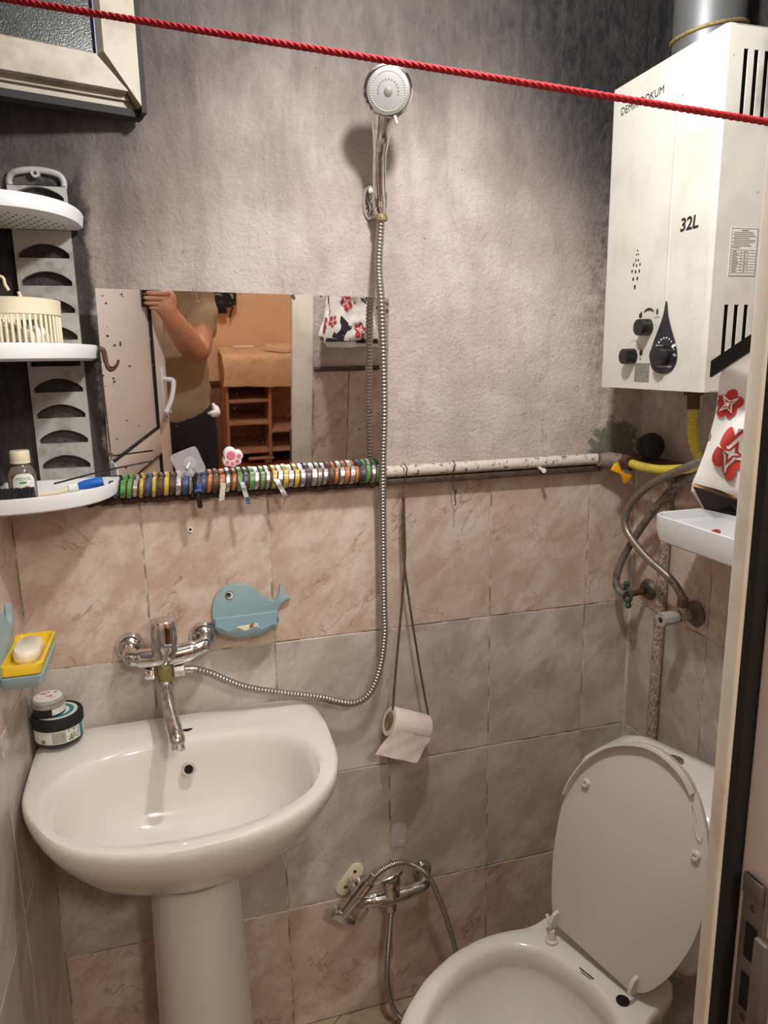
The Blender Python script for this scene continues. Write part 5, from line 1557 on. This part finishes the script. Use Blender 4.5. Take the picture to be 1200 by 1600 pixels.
obj('handle', G().tube([A - dv * .022, A - dv * .020, A, A + dv * .002, B - dv * .02, B], [.0075, .0095, .0105, .0150, .0150, .0125], 16), 'chrome', bs)
pv = V((.78, 0, -.62)).normalized()
hd_c = B + dv * .006
obj('spray_block', G().box(hd_c + pv * .004, (.024, .024, .064), Matrix((V((0, 1, 0)).cross(pv).normalized(), V((0, 1, 0)), pv)).transposed(), .005), 'chrome', bs)
obj('trigger', G().tube([hd_c + pv * .028 + V((.0, -.006, 0)), hd_c + pv * .030 + V((.020, -.012, .008)), hd_c + pv * .022 + V((.040, -.012, .026))], [.004, .005, .0035], 10), 'chrome', bs)
bho = thing('spray_holder', 'off-white wall plate holding the hygienic spray', 'bracket', (.405, -.005, .375))
obj('wall_plate', G().prism([(.018 * math.cos(a_) * 1 + (.013 if math.cos(a_) * .62 + math.sin(a_) * .78 > 0 else -.013) * .62 * 2, .018 * math.sin(a_) + (.013 if math.cos(a_) * .62 + math.sin(a_) * .78 > 0 else -.013) * .78 * 2) for a_ in [2 * PI * k / 40 + .9 for k in range(40)]], (.398, .001, .378), (1, 0, 0), (0, 0, 1), (0, -1, 0), .007, .08), 'cream', bho)
obj('bracket_arm', G().tube([(.398, -.004, .380), (.398, -.055, .382)], .008, 10).lathe([(.0135, -.010), (.0165, -.010), (.0165, .010), (.0135, .010), (.0135, -.010)], (.398, -.0725, .384), dv, 20), 'chrome_old', bho)
obj('screw', G().lathe([(.0045, 0), (.004, .0015), (0, .002)], (.410, -.006, .398), (0, -1, 0), 12).lathe([(.0045, 0), (.004, .0015), (0, .002)], (.386, -.006, .362), (0, -1, 0), 12), 'dark_rust', bho)

# ------------------------------------------------------------------ red clothesline across the room
cl = thing('clothesline', 'red twisted clothesline stretched across the room in front of the shower', 'rope', (.45, -.65, 1.89))
RA, RB = V((-.230, -.389, 2.027)), V((1.128, -.897, 1.753))
g = G()
twisted(g, [RA, RB], .0018, .0023, .024, 3, 8, .003)
obj('twisted_rope', g, 'red_rope', cl, 60)
for P_, s_ in ((RA, 1), (RB, -1)):
    obj('wall_eye', G().tube([P_ - V((s_ * .004, 0, 0)), P_ + V((s_ * .010, 0, 0))], .0035, 8), 'steel', cl)

# ------------------------------------------------------------------ the hall seen in the mirror
cb = thing('cabinet', 'open brown board cabinet with shelves standing in the hall', 'cabinet', (1.02, -3.76, 0))
X0, X1, YF_, YB = .575, 1.55, -3.60, -3.94
def part(n, *a, m='wood'):
    return obj(n, G().bb(*a), m, cb)
part('side_panel', X0, X0 + .018, YB, YF_, .05, .76)
part('side_panel', X1 - .018, X1, YB, YF_, .05, .76)
part('divider', .868, .888, YB, YF_, .06, .60)
part('back_panel', X0, X1, YB, YB + .008, .05, .76)
part('top_panel', X0, X1, YB, YF_, .76, .775)
for a, b, z in ((X0 + .018, .868, .46), (X0 + .018, .868, .298), (X0 + .018, .868, .085), (.888, X1 - .018, .235), (.888, X1 - .018, .09)):
    part('shelf_board', a, b, YB + .008, YF_ - .002, z, z + .015)
for x_ in (X0 + .03, .84, X1 - .08):
    part('foot', x_, x_ + .05, YB + .02, YF_ - .02, 0, .05)
part('skirting', .72, .90, YF_ - .02, YF_, .035, .05)
gr3 = []
for i in range(25):
    u_ = i / 24
    x_ = X0 - .012 + (X1 - X0 + .02) * u_
    row = []
    for y_, z in ((YB + .03, .778), (-3.85, .779), (-3.70, .779), (YF_ + .004, .780), (YF_ + .014, .76), (YF_ + .018, .70), (YF_ + .020, .64), (YF_ + .018, .585 - .035 * u_)):
        wv_ = .006 * math.sin(u_ * 26) + .004 * math.sin(u_ * 61 + 1)
        row.append(V((x_ + (.006 * math.sin(z * 30) if z < .77 else 0), y_ + (wv_ * max(0, (.76 - z) / .12) if z < .77 else 0) + (.008 if z < .76 else 0), z + .0025 * math.sin(u_ * 40) * (z > .77) + .002)))
    gr3.append(row)
gcl = G().sheet(gr3)
gcl.sheet([[p + V((0, -.002, -.002)) for p in r] for r in gr3])
tag(obj('tablecloth', gcl, 'cloth', None, 70), 'beige cloth draped over the top and front of the hall cabinet', 'cloth')
for k, (xa, xb, lab) in enumerate(((.67, .815, 'white rod on the cabinet cloth, nearer the man'), (1.04, 1.20, 'white rod on the cabinet cloth, nearer the door frame'))):
    tag(obj('white_rod', G().tube([(xa, -3.88, .789), (xb, -3.87, .790)], .006, 8), 'white'), lab, 'rod')
fb_ = G().rings([[V((1.0 + .13 * q * math.cos(2 * PI * k / 24), -3.76 + .08 * q * math.sin(2 * PI * k / 24), .788 + h_ + .004 * math.sin(5 * k))) for k in range(24)] for q, h_ in ((1, 0), (1.02, .018), (.9, .034), (.4, .040))])
tag(obj('folded_cloth', fb_, 'cloth', None, 60), 'folded beige cloth heap lying on top of the hall cabinet', 'cloth')
bb_ = thing('hanging_bag', 'black bag with strap hanging on the orange hall wall', 'bag', (.615, -3.90, 1.1))
obj('bag_body', G().rings([[V((x_, y_, z)) for x_, y_ in ((.615 - a_, -3.945), (.615 + a_, -3.945), (.615 + a_, -3.875), (.615 - a_, -3.875))] for a_, z in ((.050, 1.06), (.085, 1.075), (.090, 1.16), (.08, 1.26), (.03, 1.30))]), 'black_matte', bb_)
obj('pocket', G().bb(.575, .635, -3.876, -3.862, 1.02, 1.10, .006), 'black', bb_)
obj('strap', G().tube(catmull([(.685, -3.90, 1.20), (.700, -3.90, 1.10), (.672, -3.895, 1.04), (.655, -3.895, .985)], 6), .006, 8), 'black', bb_)
obj('stud', G().sphere((.60, -3.872, 1.14), .007, 8).sphere((.66, -3.872, 1.15), .006, 8), 'chrome', bb_)

# ------------------------------------------------------------------ the photographer, seen in the mirror
def skin(verts, edges, radii, root, sub=2):
    me = bpy.data.meshes.new('sk')
    me.from_pydata([V(v) for v in verts], edges, [])
    o = bpy.data.objects.new('sk', me)
    COL.objects.link(o)
    o.modifiers.new('skin', 'SKIN').use_smooth_shade = True
    sv = me.skin_vertices[0].data
    for i, r in enumerate(radii):
        sv[i].radius = r if isinstance(r, tuple) else (r, r)
        sv[i].use_root = (i == root)
    s_ = o.modifiers.new('sub', 'SUBSURF')
    s_.levels = s_.render_levels = sub
    bpy.context.view_layer.update()
    res = bpy.data.meshes.new_from_object(o.evaluated_get(bpy.context.evaluated_depsgraph_get()))
    bpy.data.objects.remove(o)
    return res
def chain(spec):
    return spec
pr = thing('person', 'person in a tan t-shirt and dark trousers raising a phone in the hall', 'person', (.17, -1.92, 0))
vb = [(.165, -1.925, .93), (.165, -1.925, 1.06), (.165, -1.93, 1.20), (.165, -1.935, 1.34), (.165, -1.93, 1.46), (.163, -1.915, 1.53), (.160, -1.895, 1.585),
      (.300, -1.925, 1.43), (.294, -1.86, 1.345), (.258, -1.705, 1.222), (.205, -1.610, 1.310), (.152, -1.535, 1.405), (.130, -1.519, 1.445), (.118, -1.516, 1.475),
      (.005, -1.935, 1.425), (-.045, -1.935, 1.30), (-.070, -1.93, 1.14), (-.072, -1.90, 1.00), (-.070, -1.885, .90), (-.066, -1.875, .83),
      (.255, -1.925, .86), (.262, -1.915, .66), (.262, -1.92, .48), (.264, -1.945, .28), (.264, -1.955, .09), (.268, -1.87, .045),
      (.075, -1.925, .86), (.068, -1.915, .66), (.068, -1.92, .48), (.066, -1.945, .28), (.066, -1.955, .09), (.062, -1.87, .045)]
eb = [(0, 1), (1, 2), (2, 3), (3, 4), (4, 5), (5, 6), (4, 7), (7, 8), (8, 9), (9, 10), (10, 11), (11, 12), (12, 13), (4, 14), (14, 15), (15, 16), (16, 17), (17, 18), (18, 19), (0, 20), (20, 21), (21, 22), (22, 23), (23, 24), (24, 25), (0, 26), (26, 27), (27, 28), (28, 29), (29, 30), (30, 31)]
rb2 = [(.145, .105), (.140, .105), (.140, .105), (.155, .108), (.11, .08), .060, .058, .062, .060, .056, .055, .037, (.030, .040), (.018, .034), .062, .052, .042, .036, .028, .024, .090, .072, .056, .054, .040, .036, .090, .072, .056, .054, .040, .036]
bmesh_body = skin(vb, eb, rb2, 0, 2)
g = G()
g.bm.from_mesh(bmesh_body)
# head
HC = V((.158, -1.885, 1.665))
def head(n=28, m=18):
    rr = []
    for i in range(m + 1):
        t = (i + .02) / (m + .04)
        zz = -.118 + .236 * t
        e = math.sqrt(max(0, 1 - (zz / .12) ** 2)) ** .8
        jaw = 1.0 if zz > -.02 else 1.0 - .22 * ((-.02 - zz) / .1)
        ring = []
        for k in range(n):
            a = 2 * PI * k / n
            x_ = .076 * e * jaw * math.cos(a)
            y_ = (.092 if math.sin(a) > 0 else .098) * e * (jaw if math.sin(a) < 0 else 1 - (1 - jaw) * .35) * math.sin(a)
            if math.sin(a) > .6 and -.045 < zz < .015 and abs(math.cos(a)) < .25:
                y_ += .018 * (1 - abs(math.cos(a)) / .25) * (1 - abs(zz + .025) / .045)     # nose
            ring.append(HC + V((x_, y_, zz)))
        rr.append(ring)
    return rr
g.rings(head())
for sx in (-1, 1):
    g.sphere(HC + V((sx * .077, -.008, -.008)), .030, 12, (.28, .6, 1.0))
# right hand: palm behind the phone edge, four fingers curled round its back, thumb on the screen side
# the phone leans back slightly and is turned to the right
PR_, PU_, PF_ = V((0.9604, -0.2781, -0.0172)), V((0.0741, 0.1947, 0.9781)), V((0.2714, 0.9402, -0.2069))
pc_ = V((0.0931, -1.5071, 1.5189))       # phone centre
def ph(x_, u_, n_):
    return pc_ + PR_ * x_ + PU_ * u_ + PF_ * n_
fing = [(-.024, .0096, .078), (-.043, .0100, .086), (-.062, .0098, .084), (-.080, .0086, .066)]
for u_, r, L_ in fing:
    g.tube(catmull([ph(.072, u_ - .012, -.016), ph(.052, u_ - .002, .004), ph(.040, u_ + .001, .0145), ph(.052 - L_ * .62, u_ + .003, .0150), ph(.052 - L_, u_ + .004, .0125)], 5), [r * 1.1] * 6 + [r * 1.12] * 5 + [r] * 5 + [r * .95, r * .9, r * .85, r * .7, r * .35], 10)
g.tube(catmull([ph(.078, -.080, -.020), ph(.060, -.060, -.026), ph(.036, -.040, -.022), ph(.022, -.026, -.018)], 5), [.013] * 5 + [.0115] * 5 + [.0105, .010, .009, .008, .006, .004], 10)
g.sphere(ph(.074, -.064, -.012), .034, 14, (.68, .62, 1.2))
body = obj('body', g, 'skin', pr, 80)
for v_ in (1,):
    pass
obj('eyes', G().sphere(HC + V((-.031, .081, .006)), .0115, 10).sphere(HC + V((.031, .081, .006)), .0115, 10), 'white', body)
obj('irises', G().sphere(HC + V((-.031, .0905, .006)), .0045, 8).sphere(HC + V((.031, .0905, .006)), .0045, 8), 'hair', body)
obj('mouth', G().tube(catmull([HC + V((-.024, .076, -.058)), HC + V((0, .085, -.056)), HC + V((.024, .076, -.058))], 5), [.002] + [.004] * 9 + [.002], 8), 'brown', body)
hg = G()
hr = []
for i in range(12):
    t = i / 11
    zz = .02 + .105 * t
    e = math.sqrt(max(0, 1 - (zz / .127) ** 2)) ** .8
    hr.append([HC + V((.0815 * e * math.cos(2 * PI * k / 28), (.066 + .030 * t if math.sin(2 * PI * k / 28) > 0 else .104) * e * math.sin(2 * PI * k / 28) - .002, zz)) for k in range(28)])
obj('hair', hg.rings(hr), 'hair', body, 60)
# t-shirt
vt = [(.165, -1.925, .835), (.165, -1.925, 1.03), (.165, -1.93, 1.20), (.165, -1.935, 1.34), (.165, -1.93, 1.44), (.163, -1.922, 1.505), (.298, -1.925, 1.43), (.292, -1.865, 1.345), (.275, -1.775, 1.268), (.010, -1.935, 1.42), (-.043, -1.935, 1.30), (-.058, -1.932, 1.22)]
et = [(0, 1), (1, 2), (2, 3), (3, 4), (4, 5), (4, 6), (6, 7), (7, 8), (4, 9), (9, 10), (10, 11)]
rt = [(.172, .128), (.168, .130), (.164, .128), (.168, .122), (.12, .095), (.074, .07), .078, .080, .072, .080, .072, .066]
ms = skin(vt, et, rt, 0, 3)
for v_ in ms.vertices:
    p = v_.co
    f_ = math.sin(p.z * 70 + p.x * 18) * .5 + mnoise.noise(V((p.x * 12, p.y * 12, p.z * 26)))
    v_.co += v_.normal * (.0042 * f_)
ms.materials.append(M['shirt'])
mesh_obj('t_shirt', ms, pr, 80)
mt_ = skin([(.165, -1.925, 1.03), (.165, -1.925, .90), (.258, -1.925, .82), (.263, -1.915, .64), (.263, -1.92, .46), (.265, -1.945, .28), (.265, -1.955, .07), (.072, -1.925, .82), (.067, -1.915, .64), (.067, -1.92, .46), (.065, -1.945, .28), (.065, -1.955, .07)],
           [(0, 1), (1, 2), (2, 3), (3, 4), (4, 5), (5, 6), (1, 7), (7, 8), (8, 9), (9, 10), (10, 11)],
           [(.158, .115), (.160, .118), (.104, .11), .088, .074, .068, .062, (.104, .11), .088, .074, .068, .062], 0, 2)
mt_.materials.append(M['trouser'])
mesh_obj('trousers', mt_, pr, 80)
obj('undershirt_hem', G().tube(catmull([(.300, -1.83, .935), (.335, -1.88, .915), (.345, -1.93, .912), (.335, -1.98, .93)], 6), [.006] * 3 + [.016] * 13 + [.008] * 3, 10, True, 1.0), 'white', pr)
for x_ in (.268, .062):
    obj('shoe', G().rings([[V((x_ + .046 * q * math.cos(2 * PI * k / 24), -1.905 + .135 * q * math.sin(2 * PI * k / 24) + dy, z)) for k in range(24)] for q, z, dy in ((.95, .0, 0), (1.0, .012, 0), (1.0, .03, 0), (.9, .06, -.01), (.62, .095, -.045))]), 'black_matte', pr)
# phone in the raised hand
pho = thing('phone', 'black phone held up in the raised hand in the mirror', 'phone', pc_)
RP = Matrix((PR_, PU_, PF_)).transposed()
obj('phone_body', G().box(pc_, (.074, .156, .008), RP, .003), 'black', pho)
obj('lens', G().lathe([(.006, 0), (.006, .0012), (0, .0012)], pc_ + PR_ * -.020 + PU_ * .040 + PF_ * .004, PF_, 16), 'steel', pho)
